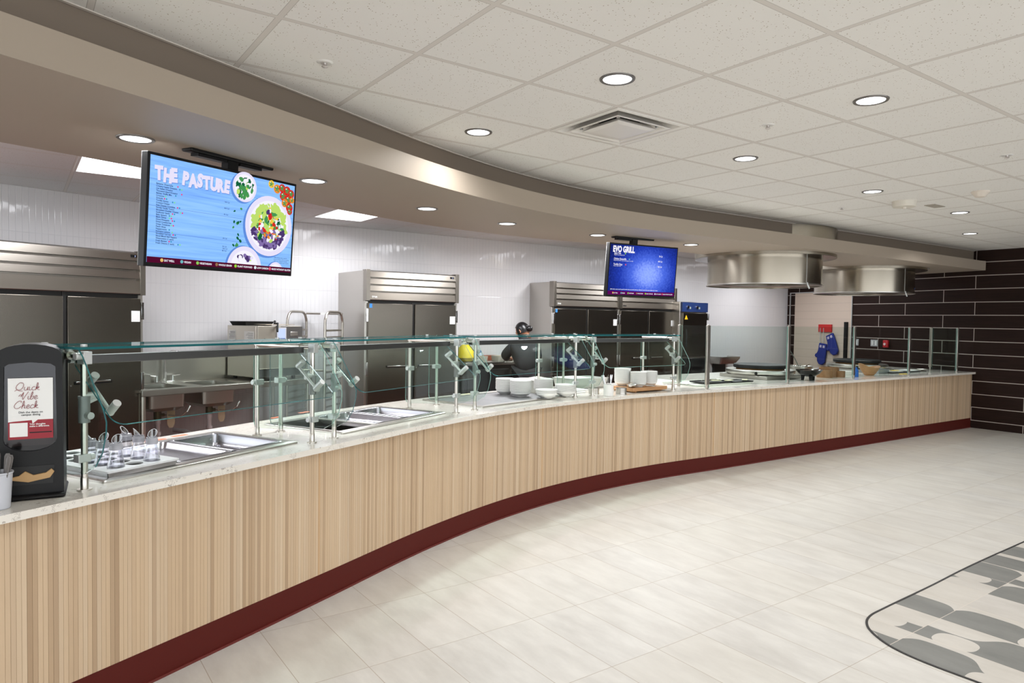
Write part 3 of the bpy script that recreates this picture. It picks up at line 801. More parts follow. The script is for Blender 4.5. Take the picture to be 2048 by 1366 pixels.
# ------------------------------------------------------------------ napkin dispenser and cutlery cup
def strokes(m, polys, s, x0, z0, r, y=-.004):
    for P in polys:
        Q = crv([(a, b) for a, b in P], 5)
        m.tube([(x0+a*s+b*s*.18, y, z0+b*s) for a, b in Q], r, 5)
SCR = {  # hand-lettered strokes, x width then strokes
 'Q': (1.25, [[(.9, 1.45), (.45, 1.5), (.05, 1.0), (0, .45), (.35, .1), (.85, .25), (1.1, .8), (1.0, 1.35), (.65, 1.5)], [(-.15, -.1), (.2, .12), (.6, -.05), (1.15, -.12)]]),
 'u': (.75, [[(0, .7), (.02, .2), (.2, .0), (.45, .15), (.55, .7), (.55, .15), (.75, .05)]]),
 'i': (.4, [[(0, .7), (.02, .2), (.15, .0), (.4, .15)], [(.06, 1.0), (.09, 1.03)]]),
 'c': (.6, [[(.5, .6), (.3, .72), (.05, .5), (.05, .15), (.3, 0), (.6, .15)]]),
 'k': (.7, [[(0, .1), (.25, .9), (.2, 1.4), (.08, 1.3), (.05, 0)], [(.07, .3), (.45, .68), (.4, .4), (.12, .35), (.4, .1), (.7, .05)]]),
 'V': (1.0, [[(-.45, .6), (-.25, .95), (0, .8), (-.1, .55), (.1, 1.1), (.2, 1.4), (.2, .6), (.3, .0), (.55, .6), (.95, 1.5)]]),
 'b': (.6, [[(0, .2), (.22, 1.0), (.2, 1.45), (.06, 1.3), (.02, .15), (.25, 0), (.48, .3), (.35, .6), (.6, .55)]]),
 'e': (.6, [[(0, .2), (.35, .4), (.38, .65), (.2, .72), (.02, .4), (.1, .05), (.35, 0), (.6, .2)]]),
 'C': (1.15, [[(.95, 1.15), (.95, 1.45), (.55, 1.45), (.1, .95), (0, .4), (.3, .05), (.75, .1), (1.1, .45)]]),
 'h': (.7, [[(0, .1), (.25, .9), (.2, 1.45), (.08, 1.3), (.03, 0), (.1, .5), (.35, .7), (.45, .45), (.42, .1), (.7, .1)]]),
}
def script(m, word, s, x, z, r):
    for ch in word:
        w, P = SCR[ch]; strokes(m, P, s, x, z, r); x += w*s*1.06
def dispenser():
    M_ = Fr(-1.902, 2.548, TZ, R(30))
    t = thing('napkin_dispenser', 'tall black napkin dispenser with a white and red card on its smoked window', 'napkin dispenser', M_)
    w, dpt, H = .212, .20, .585
    sil = [(.0, .0), (w, .0), (w, .03), (w-.004, .535)]+[(w/2+(w/2-.006)*math.cos(R(a))**1.0, .548+.037*math.sin(R(a))) for a in (12, 28, 45, 62, 78, 90, 102, 118, 135, 152, 168)]+[(.004, .535), (.0, .03)]
    # body with the window opening: ring front, solid back
    win = [(.022, .225)]+[(w/2+(w/2-.022)*math.cos(R(a)), .225+.045*math.sin(R(a))) for a in (200, 225, 250, 270, 290, 315, 340)]+[(w-.022, .225), (w-.026, .50)]+[(w/2+.075*math.cos(R(a)), .505+.012*math.sin(R(a))) for a in (30, 90, 150)]+[(.026, .50)]
    m = MB(); m.prism(sil, .028, dpt, axis='y'); m.box(-.006, w+.006, -.03, dpt+.01, .0, .018); m.build('body', BLACK, t, bevel=.012)
    def ringf(outer, inner, y0, y1, name, mt):
        b = bpy.data.curves.new('c', 'CURVE'); b.dimensions = '2D'; b.fill_mode = 'BOTH'; b.extrude = (y1-y0)/2; b.bevel_depth = 0
        for P in (outer, inner):
            if P is None: continue
            sp = b.splines.new('POLY'); sp.points.add(len(P)-1); sp.use_cyclic_u = True
            for q, (x, z) in zip(sp.points, P): q.co = (x, z, 0, 1)
        o = bpy.data.objects.new('c', b); COL.objects.link(o); bpy.context.view_layer.update()
        me = bpy.data.meshes.new_from_object(o.evaluated_get(bpy.context.evaluated_depsgraph_get())); bpy.data.objects.remove(o)
        me.transform(Matrix.Translation((0, (y0+y1)/2, 0)) @ Matrix.Rotation(R(90), 4, 'X')); me.materials.clear(); me.materials.append(mt)
        q = bpy.data.objects.new(name, me); COL.objects.link(q); q.parent = t; return q
    slot = [(.035, .055), (w-.035, .055), (w-.03, .125), (.03, .125)]
    c = ringf(sil, win, .0, .03, 'front_cover', BLACK)
    MB().prism(win, .010, .013, axis='y').build('window', SMOKE, t, smooth=False)
    MB().box(.034, w-.034, .018, .027, .20, .40).build('napkin_stack', mat('brown_napkin', (168, 146, 126), .8), t)
    MB().prism(slot, -.003, .0, axis='y').build('slot', mat('slot_black', (6, 6, 6), .5), t, smooth=False)
    m = MB(); a = [(.035, .085), (.07, .092), (.09, .108), (.115, .092), (.155, .098), (.172, .112), (.182, .10), (.168, .078), (.10, .066), (.045, .078)]
    m.prism(a, -.016, -.004, axis='y'); m.build('napkin', KRAFT, t, smooth=False, bevel=.002)
    # card
    cx0, cx1, cz0, cz1 = .038, .178, .228, .458
    card = MB(); card.box(cx0, cx1, -.0012, .0, cz0, cz1); card.mi = 1
    bx = cz0+.072
    card.prism([(cx0, cz0), (cx1, cz0), (cx1, bx), (.130, bx), (.113, bx-.015), (.111, bx-.001), (cx0+.02, bx-.004), (cx0, bx-.006)], -.0018, -.0012, axis='y')
    card.mi = 0; card.box(cx0+.005, cx0+.060, -.0022, -.0018, cz0+.010, cz0+.062)
    card.mi = 2; card.box(.104, cx1-.004, -.0022, -.0018, cz0+.022, cz0+.026)
    red = mat('card_red', (150, 22, 40), .5)
    cd = card.build('card', [PAPER, red, BLACK], t, smooth=False)
    m = MB(); s_ = .0192
    script(m, 'Quick', s_, .062, .412, .0008); script(m, 'Vibe', s_, .078, .378, .0008); script(m, 'Check', s_, .056, .344, .0008)
    o = m.build('card_script', mat('script_red', (140, 50, 60), .6), cd)
    for tx, z in (('Dish the deets on', .329), ('campus dining', .3195)):
        text(tx, .0105, INK, cd, .108, z-.003, align='CENTER', name='card_text', y=-.0022)
    for tx, z, s in (('Your thoughts', .281, .0085), ('make a difference.', .273, .0085)):
        text(tx, s, PAPER, cd, .104, z, name='card_text', y=-.0022, bold=.0002)
dispenser()
def cup():
    M_ = Fr(-1.832, 2.462, TZ, 0)
    t = thing('cutlery_cup', 'pale grey plastic cup at the left edge, full of grey cutlery handles', 'cup', M_)
    MB().lathe([(0, .002), (.034, .0), (.038, .004), (.045, .125), (.048, .128), (.048, .133), (.043, .133), (.042, .126), (.036, .012), (0, .01)], 36).build('cup_body', mat('pale_cup', (196, 198, 206), .35), t)
    m = MB(); m.box(-.001, .001, -.002, .002, .05, .052)
    m.bm.free()
    for k, (a, tilt) in enumerate([(10, .16), (60, .1), (120, .2), (200, .12), (300, .17), (345, .22)]):
        q = MB(); q.T = Matrix.Rotation(R(a), 4, 'Z') @ Matrix.Translation((.016, 0, .02)) @ Matrix.Rotation(tilt, 4, 'Y')
        L = []
        for z, w, th in ((0, .007, .003), (.10, .007, .003), (.14, .009, .0035), (.165, .010, .004), (.175, .006, .003)):
            L.append((rrect(-w, w, -th, th, th*.9, 3), z))
        loft(q, L); o = q.build('cutlery', mat('grey_handle', (112, 108, 106), .4), None, frame=M_.copy())
        tag(o, 'grey cutlery handle standing in the pale cup at the left edge', 'cutlery', 'cutlery in the pale cup')
cup()

# ------------------------------------------------------------------ bowls and plates
def bowl_mesh(rad, hgt, rim=.004):
    m = MB(); r = rad
    m.lathe([(0, .004), (r*.42, .004), (r*.46, .0), (r*.50, .0), (r*.52, .006), (r*.74, hgt*.28), (r*.92, hgt*.62), (r*.93, hgt-.0040), (r*.995, hgt-.0030), (r*1.005, hgt-.0015), (r, hgt), (r*.96, hgt), (r*.89, hgt*.62), (r*.70, hgt*.32), (r*.5, hgt*.16), (0, hgt*.13)], 40)
    return m
_b1 = [None]
def stack(x, y, n, rad, hgt, pitch, where, key, groupname, z0=TZ, matx=WHITE):
    for k in range(n):
        pos = (x+random.uniform(-.0012, .0012), y+random.uniform(-.0012, .0012), z0+k*pitch)
        if key not in PROTO:
            PROTO[key] = bowl_mesh(rad, hgt).build('bowl', matx); o = PROTO[key]; used.add(key)
        else: o = PROTO[key].copy(); COL.objects.link(o)
        o.location = pos; o.rotation_euler = (0, 0, random.uniform(0, 6))
        j = n-1-k
        lab = ('topmost' if j == 0 else 'lowest' if k == 0 else ordn(j)+' from the top')
        tag(o, f'white bowl, {lab} in the {where}', 'bowl', groupname)
PROTO = {}; used = set()
bz = TZ+.0087
stack(-.055, 6.45, 13, .092, .052, .0080, 'tall left stack on the steel plate', 'bowl', 'white bowls stacked on the steel plate', bz)
stack(.085, 6.27, 13, .098, .052, .0080, 'tall front stack on the steel plate', 'bowl2', 'white bowls stacked on the steel plate', bz)
stack(.305, 6.58, 12, .092, .052, .0080, 'half-hidden rear stack on the steel plate', 'bowl', 'white bowls stacked on the steel plate', bz)
stack(.315, 6.18, 4, .096, .052, .0085, 'short front stack on the steel plate', 'bowl2', 'white bowls stacked on the steel plate', bz)
stack(.50, 6.37, 8, .098, .052, .0080, 'right-hand stack on the steel plate', 'bowl2', 'white bowls stacked on the steel plate', bz)
def platter():
    t = thing('covered_platter', 'shallow white dish topped with a crumpled cloth behind the bowl stacks', 'dish', Fr(.16, 6.83, TZ))
    MB().lathe([(0, 0), (.10, 0), (.105, .01), (.10, .10), (.17, .112), (.175, .118), (.168, .118), (.10, .108), (0, .108)], 40).build('dish', WHITE, t)
    m = MB(); rg = []
    for q in range(7):
        u = q/6; rg.append([m.v(.10+(.15*(1-u)+.0)*math.cos(a)*(1+.12*math.sin(3*a+q)), .12*(1-u)*math.sin(a)*(1+.15*math.cos(4*a)), .118+.028*u+.006*math.sin(5*a+q)) for a in [2*math.pi*k/28 for k in range(28)]])
    for A, B in zip(rg, rg[1:]):
        for k in range(28): m.f([A[k], A[(k+1) % 28], B[(k+1) % 28], B[k]])
    m.build('cloth', mat('cream_cloth', (232, 224, 208), .8), t)
platter()
def plank_board():
    M_ = Fr(1.20, 6.80, TZ, R(38))
    t = thing('serving_board', 'thick wooden board carrying three stacks of white bowls', 'board', M_)
    m = MB(); m.prism(rrect(.0, .52, .0, .30, .015), .012, .048); m.build('board', WOOD, t, bevel=.004)
    m = MB(); m.prism(rrect(-.075, .01, .11, .2, .02), .014, .034); m.build('handle', WOOD, t, bevel=.004)
    [MB().box(x, x+.02, .03, .27, 0, .012).build('foot', WOOD, t) for x in (.06, .44)]
plank_board()
bz = TZ+.048
BM = Fr(1.20, 6.80, 0, R(38))
def bp(x, y): v = BM @ Vector((x, y, 0)); return v.x, v.y
stack(*bp(.095, .235), 13, .085, .052, .0105, 'tallest rear stack on the wooden board', 'bowl3', 'white bowls on the wooden board', bz)
stack(*bp(.165, .085), 11, .085, .052, .0098, 'front left stack on the wooden board', 'bowl3', 'white bowls on the wooden board', bz)
stack(*bp(.345, .10), 11, .085, .052, .0098, 'right-hand stack on the wooden board', 'bowl3', 'white bowls on the wooden board', bz)
def tumblers():
    for k in range(4):
        M_ = Fr(*bp(.455, .155), bz+.0+k*.022)
        o = MB().lathe([(0, .004), (.028, .0), (.036, .085), (.0385, .09), (.035, .09), (.027, .008), (0, .008)], 28).build('tumbler', AMBER, frame=M_)
        tag(o, 'brown tinted plastic tumbler in the nested stack at the right of the wooden board', 'tumbler', 'nested brown tumblers')
tumblers()
def spoonrest():
    t = thing('ladle', 'shiny steel ladle lying at the left end of the wooden board', 'ladle', Fr(*bp(.03, .05), bz, R(20)))
    m = MB(); rg = []
    m.lathe([(0, .0), (.03, .004), (.048, .02), (.052, .034), (.049, .034), (.044, .02), (.028, .007), (0, .003)], 28); m.build('ladle_bowl', CHROME, t)
    m = MB(); m.tube([(.045, 0, .032), (.12, .0, .028), (.27, .01, .008)], .005, 8); m.build('ladle_handle', CHROME, t)
spoonrest()
def crock():
    M_ = Fr(.915, 6.51, TZ)
    t = thing('crock', 'white ribbed crock full of steel cutlery in front of the wooden board', 'crock', M_)
    pr = [(0, 0), (.044, 0), (.0475, .004)]
    for k in range(8): z = .012+k*.011; pr += [(.0475, z), (.0465, z+.004), (.0475, z+.008)]
    pr += [(.0475, .107), (.0455, .109), (.043, .107), (.042, .01), (0, .008)]
    MB().lathe(pr, 36).build('crock_body', WHITE, t)
    for k, (a, tl) in enumerate([(150, .35), (165, .28), (200, .3), (90, .15), (20, .12), (250, .3), (170, .2), (30, .05)]):
        q = MB(); q.T = Matrix.Rotation(R(a), 4, 'Z') @ Matrix.Translation((.014, 0, .02)) @ Matrix.Rotation(tl, 4, 'Y')
        loft(q, [(rrect(-w, w, -.0012, .0012, .001, 3), z) for z, w in ((0, .003), (.13, .004), (.165, .007), (.18, .004))])
        o = q.build('cutlery', CHROME, frame=M_.copy()); tag(o, 'steel cutlery handle standing in the white ribbed crock', 'cutlery', 'cutlery in the white crock')
crock()
def tins():
    for k, (x, y, r, h_, lab) in enumerate([(.80, 6.70, .052, .055, 'low round steel tin left of the white crock'), (1.065, 6.70, .052, .06, 'low round steel tin between the white crock and the board')]):
        o = MB().lathe([(0, 0), (r, 0), (r, .004), (r-.001, .02), (r, h_*.55), (r, h_), (r-.003, h_), (r-.004, .006), (0, .006)], 32).build('round_tin', STEEL, frame=Fr(x, y, TZ)); tag(o, lab, 'tin')
    t = thing('hotel_pan', 'long clear-sided food pan with white lid behind the crock', 'food pan', Fr(.62, 7.0, TZ, R(38)))
    m = MB(); loft(m, [(rrect(.02, .50, .02, .30, .03), 0), (rrect(0, .52, 0, .32, .03), .10), (rrect(-.01, .53, -.01, .33, .03), .105), (rrect(.005, .515, .005, .315, .03), .105), (rrect(.03, .49, .03, .29, .03), .015)]); m.build('pan_body', mat('milky_plastic', (214, 214, 208), .3, 0, tr=.35), t)
    m = MB(); m.prism(rrect(.0, .30, .02, .30, .03), .108, .114); m.build('pan_lid', WHITE, t, bevel=.002)
tins()
for k, (x, y) in enumerate([(.55, 6.74), (.60, 6.80)]):
    o = MB().prism(rrect(-.16, .16, -.10, .10, .02), .0, .012).build('serving_tray', WHITE, frame=Fr(x-.02*k, y+.02*k, TZ+.014*k, R(38)), bevel=.003)
    tag(o, ['lower white flat tray behind the right-hand bowl stack', 'upper white flat tray behind the right-hand bowl stack'][k], 'tray')

# ------------------------------------------------------------------ griddle end of the counter
YW = R(34.4)
def tray_flat(x, y, w, d, label, m, h_=.012, yaw=YW, z=TZ, cat='tray', name='tray'):
    q = MB(); loft(q, [(rrect(0, w, 0, d, .015), 0), (rrect(-.004, w+.004, -.004, d+.004, .015), h_), (rrect(.004, w-.004, .004, d-.004, .013), h_), (rrect(.008, w-.008, .008, d-.008, .01), h_*.4)])
    q.bm.faces.ensure_lookup_table()
    o = q.build(name, m, frame=Fr(x, y, z, yaw)); return tag(o, label, cat)
tray_flat(2.02, 7.55, .95, .50, 'wide white heated shelf plate between the two nearest flat posts', mat('pale_plate', (226, 224, 216), .3), .018, cat='plate', name='heated_shelf')
tray_flat(2.20, 7.72, .40, .28, 'black shallow tray lying on the white heated plate, left', BLACK, .016, z=TZ+.018)
tray_flat(2.56, 7.92, .34, .24, 'black shallow tray lying on the white heated plate, right', BLACK, .014, z=TZ+.018)
def tongs(x, y, z, yaw, label):
    q = MB()
    for s in (-1, 1):
        q.tube([(0, 0, .012), (.12, s*.012, .016), (.26, s*.022, .012)], .005, 6); q.cyl((.25, s*.022, .010), (.30, s*.016, .006), .010, 8, .004)
    tag(q.build('tongs', CHROME, frame=Fr(x, y, z, yaw)), label, 'tongs')
tongs(1.72, 7.62, TZ, R(10), 'steel serving tongs left of the nearest flat posts')
tongs(2.16, 7.86, TZ+.034, R(30), 'steel serving tongs on the black tray of the heated plate')
for k, (x, y) in enumerate([(2.35, 7.95), (2.52, 8.02), (2.75, 8.16)]):
    o = MB().prism(rrect(-.06, .06, -.03, .03, .008), 0, .006).build('paper_slip', mat('cream_paper', (232, 226, 190), .7), frame=Fr(x, y, TZ+.036, R(20+25*k)), smooth=False)
    tag(o, ['cream paper slip on the left black tray', 'cream paper slip between the two black trays', 'cream paper slip behind the right black tray'][k], 'paper')
tray_flat(1.70, 7.78, .26, .30, 'white shallow dish behind the last slanted sneeze guard', WHITE, .03)
def griddle(x, y, label, tilt=0):
    t = thing('round_griddle', label, 'griddle', Fr(x, y, TZ, YW+tilt))
    m = MB(); m.box(-.36, .36, -.36, .36, .0, .045); m.build('base', STEEL, t, bevel=.006)
    m = MB(); m.lathe([(0, .045), (.40, .045), (.43, .06), (.435, .085), (.43, .105), (.41, .112), (.38, .108), (.36, .10), (0, .10)], 64); m.build('ring_shelf', STEEL, t)
    m = MB(); m.lathe([(.0, .10), (.30, .10), (.30, .125), (0, .125)], 56); m.build('burner_drum', mat('scorched_drum', (120, 86, 52), .5, .6), t)
    m = MB(); m.lathe([(0, .125), (.325, .125), (.335, .131), (.335, .165), (.325, .172), (.30, .170), (.28, .166), (0, .165)], 64); m.build('cooking_plate', CASTIRON, t)
    for a in (-150, -30): m = MB(); m.cyl((.41*math.cos(R(a)), .41*math.sin(R(a)), .075), (.455*math.cos(R(a)), .455*math.sin(R(a)), .075), .018, 16); m.build('knob', BLACK, t)
    return t
griddle(3.25, 9.06, 'round black cooktop on a steel ring, under the nearer round hood')
griddle(5.33, 10.70, 'round black cooktop on a steel ring, under the farther round hood')
def footed_bowl():
    t = thing('footed_bowl', 'wide black bowl on three stubby feet behind the clear screen', 'bowl', Fr(3.72, 8.66, TZ))
    MB().lathe([(0, .05), (.06, .05), (.12, .085), (.155, .125), (.16, .135), (.152, .135), (.11, .092), (.05, .062), (0, .06)], 40).build('bowl', mat('black_glaze', (22, 20, 22), .18), t)
    for a in (-95, 25, 145):
        m = MB(); c, s = math.cos(R(a)), math.sin(R(a)); m.cyl((.075*c, .075*s, .0), (.07*c, .07*s, .062), .018, 14, .024); m.build('foot', MATTE, t)
    m = MB(); m.lathe([(0, .118), (.10, .124), (.138, .121)], 28); m.build('rim_glaze', mat('brown_glaze', (110, 66, 42), .3), t)
footed_bowl()
for k, (x, y, r, h_, lab) in enumerate([(4.30, 9.38, .125, .125, 'round brown wooden riser, the tall wide one at the back'), (4.16, 9.20, .10, .105, 'round brown wooden riser in the middle front'), (4.41, 9.29, .062, .082, 'small round brown wooden riser at the right')]):
    m = MB(); m.lathe([(0, 0), (r, 0), (r, h_), (r-.010, h_+.001), (r-.012, .02), (0, .02)], 40); o = m.build('wooden_riser', WOODBOX, frame=Fr(x, y, TZ)); tag(o, lab, 'riser')
def leafbasket():
    t = thing('bread_basket', 'wavy-rimmed light wooden bowl at the griddle end', 'bowl', Fr(5.00, 9.68, TZ, R(10)))
    m = MB(); rg = []
    for prof in ((.0, .0), (.06, .0), (.09, .03), (.125, .07), (.15, .11), (.142, .11), (.115, .072), (.08, .036), (.0, .012)):
        r, z = prof; row = []
        for k in range(40):
            a = 2*math.pi*k/40; wv = 1+(.55*math.cos(a-R(180))**2*(1 if math.cos(a) < 0 else .45))*(z/.11); row.append(m.v(r*math.cos(a), r*.8*math.sin(a), z*wv))
        rg.append(row)
    for A, B in zip(rg, rg[1:]):
        for k in range(40): m.f([A[k], A[(k+1) % 40], B[(k+1) % 40], B[k]])
    m.build('bowl_body', WOOD, t)
leafbasket()
def steel_rest():
    t = thing('utensil_caddy', 'round steel pan with ladles standing beside the round cooktop', 'pan', Fr(4.02, 9.62, TZ))
    MB().lathe([(0, 0), (.13, 0), (.15, .02), (.155, .115), (.165, .12), (.158, .122), (.148, .115), (.14, .02), (0, .01)], 36).build('pan', STEEL, t)
    m = MB(); m.tube([(-.02, .02, .10), (-.05, .1, .22), (-.10, .16, .34)], .006, 8); m.build('ladle_handle', mat('dark_handle', (60, 66, 58), .4), t)
    for k, (a, b) in enumerate([(.05, .0), (-.07, .03), (.0, -.08)]):
        m = MB(); m.lathe([(0, .09), (.03, .1), (.042, .125), (.038, .127), (.026, .105), (0, .096)], 20, (a, b, 0)); m.tube([(a+.03, b, .125), (a+.09, b+.02, .15)], .004, 6); m.build('ladle', CHROME, t)
steel_rest()
o = MB().lathe([(0, 0), (.028, .0), (.03, .004), (.026, .09), (.012, .115), (.010, .13), (0, .132)], 20).build('blue_bottle', mat('blue_plastic', (20, 96, 190), .35), frame=Fr(4.66, 9.36, TZ)); tag(o, 'small blue squeeze bottle beside a flat post', 'bottle')
tray_flat(4.62, 9.62, .30, .22, 'white rectangular dish between the brown risers and the wavy wooden bowl', WHITE, .05)
tray_flat(5.30, 10.0, .30, .24, 'clear grey pan behind the wavy wooden bowl', mat('grey_pan', (150, 156, 158), .25, .4), .06)
tray_flat(5.55, 10.10, .85, .45, 'black and steel low shelf plate at the far end of the counter', mat('dark_plate', (70, 72, 74), .35, .6), .012, name='shelf_plate', cat='plate')
tray_flat(5.60, 10.16, .30, .22, 'white flat dish at the left of the far plate', WHITE, .014, z=TZ+.012)
tray_flat(5.98, 10.42, .30, .22, 'white flat dish in the middle of the far plate', WHITE, .014, z=TZ+.012)
tray_flat(6.30, 10.66, .20, .16, 'small steel dish at the right of the far plate', STEEL, .02, z=TZ+.012)
for k, (x, y) in enumerate([(5.68, 10.03), (5.72, 10.34)]):
    o = MB().prism(rrect(-.07, .07, -.03, .03, .01), 0, .008).build('yellow_cloth', mat('yellow_cloth', (232, 200, 90), .8), frame=Fr(x, y, TZ+(.0 if k == 0 else .027), .5), smooth=False)
    tag(o, ['pale yellow cloth on the counter in front of the far plate', 'yellow cloth on the white dish of the far plate'][k], 'cloth')

# ------------------------------------------------------------------ round hoods
def hood(x, y, label, logo):
    t = thing('round_hood', label, 'extractor hood', Fr(x, y, 2.053, YW))
    Hc = SZ-2.053
    m = MB(); m.lathe([(.70, .0), (.70, Hc-.02), (.692, Hc-.02), (.692, .0)], 96, close=True); m.build('drum', STEEL_HOOD, t)
    m = MB(); m.lathe([(.86, Hc-.035), (.86, CZ-2.053-.002), (.85, CZ-2.053-.002), (.85, Hc-.035)], 96, close=True); m.lathe([(.692, Hc-.03), (.86, Hc-.03), (.86, Hc-.036), (.692, Hc-.036)], 96, close=True); m.build('collar', STEEL_HOOD, t)
    m = MB(); m.lathe([(.70, -.004), (.712, -.004), (.712, .012), (.70, .012)], 96, close=True); m.lathe([(.60, .03), (.695, .01), (.695, .016), (.60, .036)], 96, close=True); m.build('rim', STEEL, t)
    m = MB(); m.lathe([(0, .25), (.694, .25)], 64); m.build('inner_plate', STEEL, t)
    a = -100; c, s = math.cos(R(a)), math.sin(R(a)); c2, s2 = math.cos(R(a-.4)), math.sin(R(a-.4))
    m = MB(); m.box(.7005, .7035, -.004, .004, .0, Hc-.03); m.T = Matrix(); m.build('seam_strip', SILVER, t, frame=Matrix.Rotation(R(a), 4, 'Z'))
    m = MB(); m.cyl((.715, 0, .02), (.715, 0, -.0), .008, 10); m.tube([(.715, 0, .0), (.72, .03, -.055)], .009, 8); m.build('latch', SILVER, t, frame=Matrix.Rotation(R(a), 4, 'Z'))
    if logo:
        m = MB(); m.prism([(-.03, 0), (.03, 0), (.03, .014), (.012, .026), (-.012, .026), (-.03, .014)], .701, .703, axis='x'); m.build('logo', mat('logo_blue', (30, 80, 150), .4), t, frame=Matrix.Rotation(R(-70), 4, 'Z') @ Matrix.Translation((0, 0, .06)))
    m = MB(); m.lathe([(0, .235), (.06, .235), (.07, .25)], 24, (.1, -.2, 0)); m.build('lens', LENS, t)
    light('lamp', t, 'DISK', LAMP_HOOD, COOL, (.1, -.2, .225), .12, None, 140)
hood(3.24, 9.0, 'nearer round brushed-steel extractor hood hanging from the soffit', False)
hood(5.45, 10.82, 'farther round brushed-steel extractor hood with a small blue emblem', True)

# ------------------------------------------------------------------ menu screens
def menu_matrix(TL, TRt, BLt):
    TL, TRt, BLt = map(Vector, (TL, TRt, BLt)); X = (TRt-TL).normalized(); Z = (TL-BLt); Z = (Z-X*Z.dot(X)).normalized(); Y = Z.cross(X)
    M_ = Matrix((X, Y, Z)).transposed().to_4x4(); M_.translation = TL; return M_, (TRt-TL).length, (TL-BLt).length
def tv(TL, TRt, BLt, label, bezel=.014):
    M_, Wd, Hh = menu_matrix(TL, TRt, BLt)
    t = thing('menu_screen', label, 'television', M_)
    m = MB(); m.box(0, Wd, 0, .045, -Hh, 0); m.mi = 1; m.box(.0, Wd, .0455, .049, -Hh, 0); m.build('housing', [BLACK, SILVER], t, bevel=.002, smooth=False)
    return t, M_, Wd, Hh, bezel
S_BG = None
def screen_bg_blue():
    n = N('blue_plank_picture'); o = n.obj(); sp = n.add('ShaderNodeSeparateXYZ'); n.link(o, sp.inputs[0])
    f = n.noise(n.comb(n.math('MULTIPLY', sp.outputs[0], 2.), 0., n.math('MULTIPLY', sp.outputs[2], 60.)), 1., 5., .6)
    g = n.noise(n.comb(n.math('MULTIPLY', sp.outputs[0], 1.5), 0., n.math('MULTIPLY', sp.outputs[2], 1.)), 1., 2.)
    c = n.ramp(f, [(.25, s2l((88, 140, 228))), (.5, s2l((128, 182, 248))), (.8, s2l((160, 206, 255)))])
    c = n.mix(n.math('MULTIPLY', g, .5), c, s2l((150, 196, 255)))
    plank = n.math('LESS_THAN', n.math('FRACT', n.math('DIVIDE', sp.outputs[2], .128)), .02)
    c = n.mix(n.math('MULTIPLY', plank, .6), c, s2l((70, 110, 190)))
    e = n.add('ShaderNodeEmission'); n.link(c, e.inputs[0]); e.inputs[1].default_value = .82; n.link(e.outputs[0], n.out.inputs[0]); return n.m
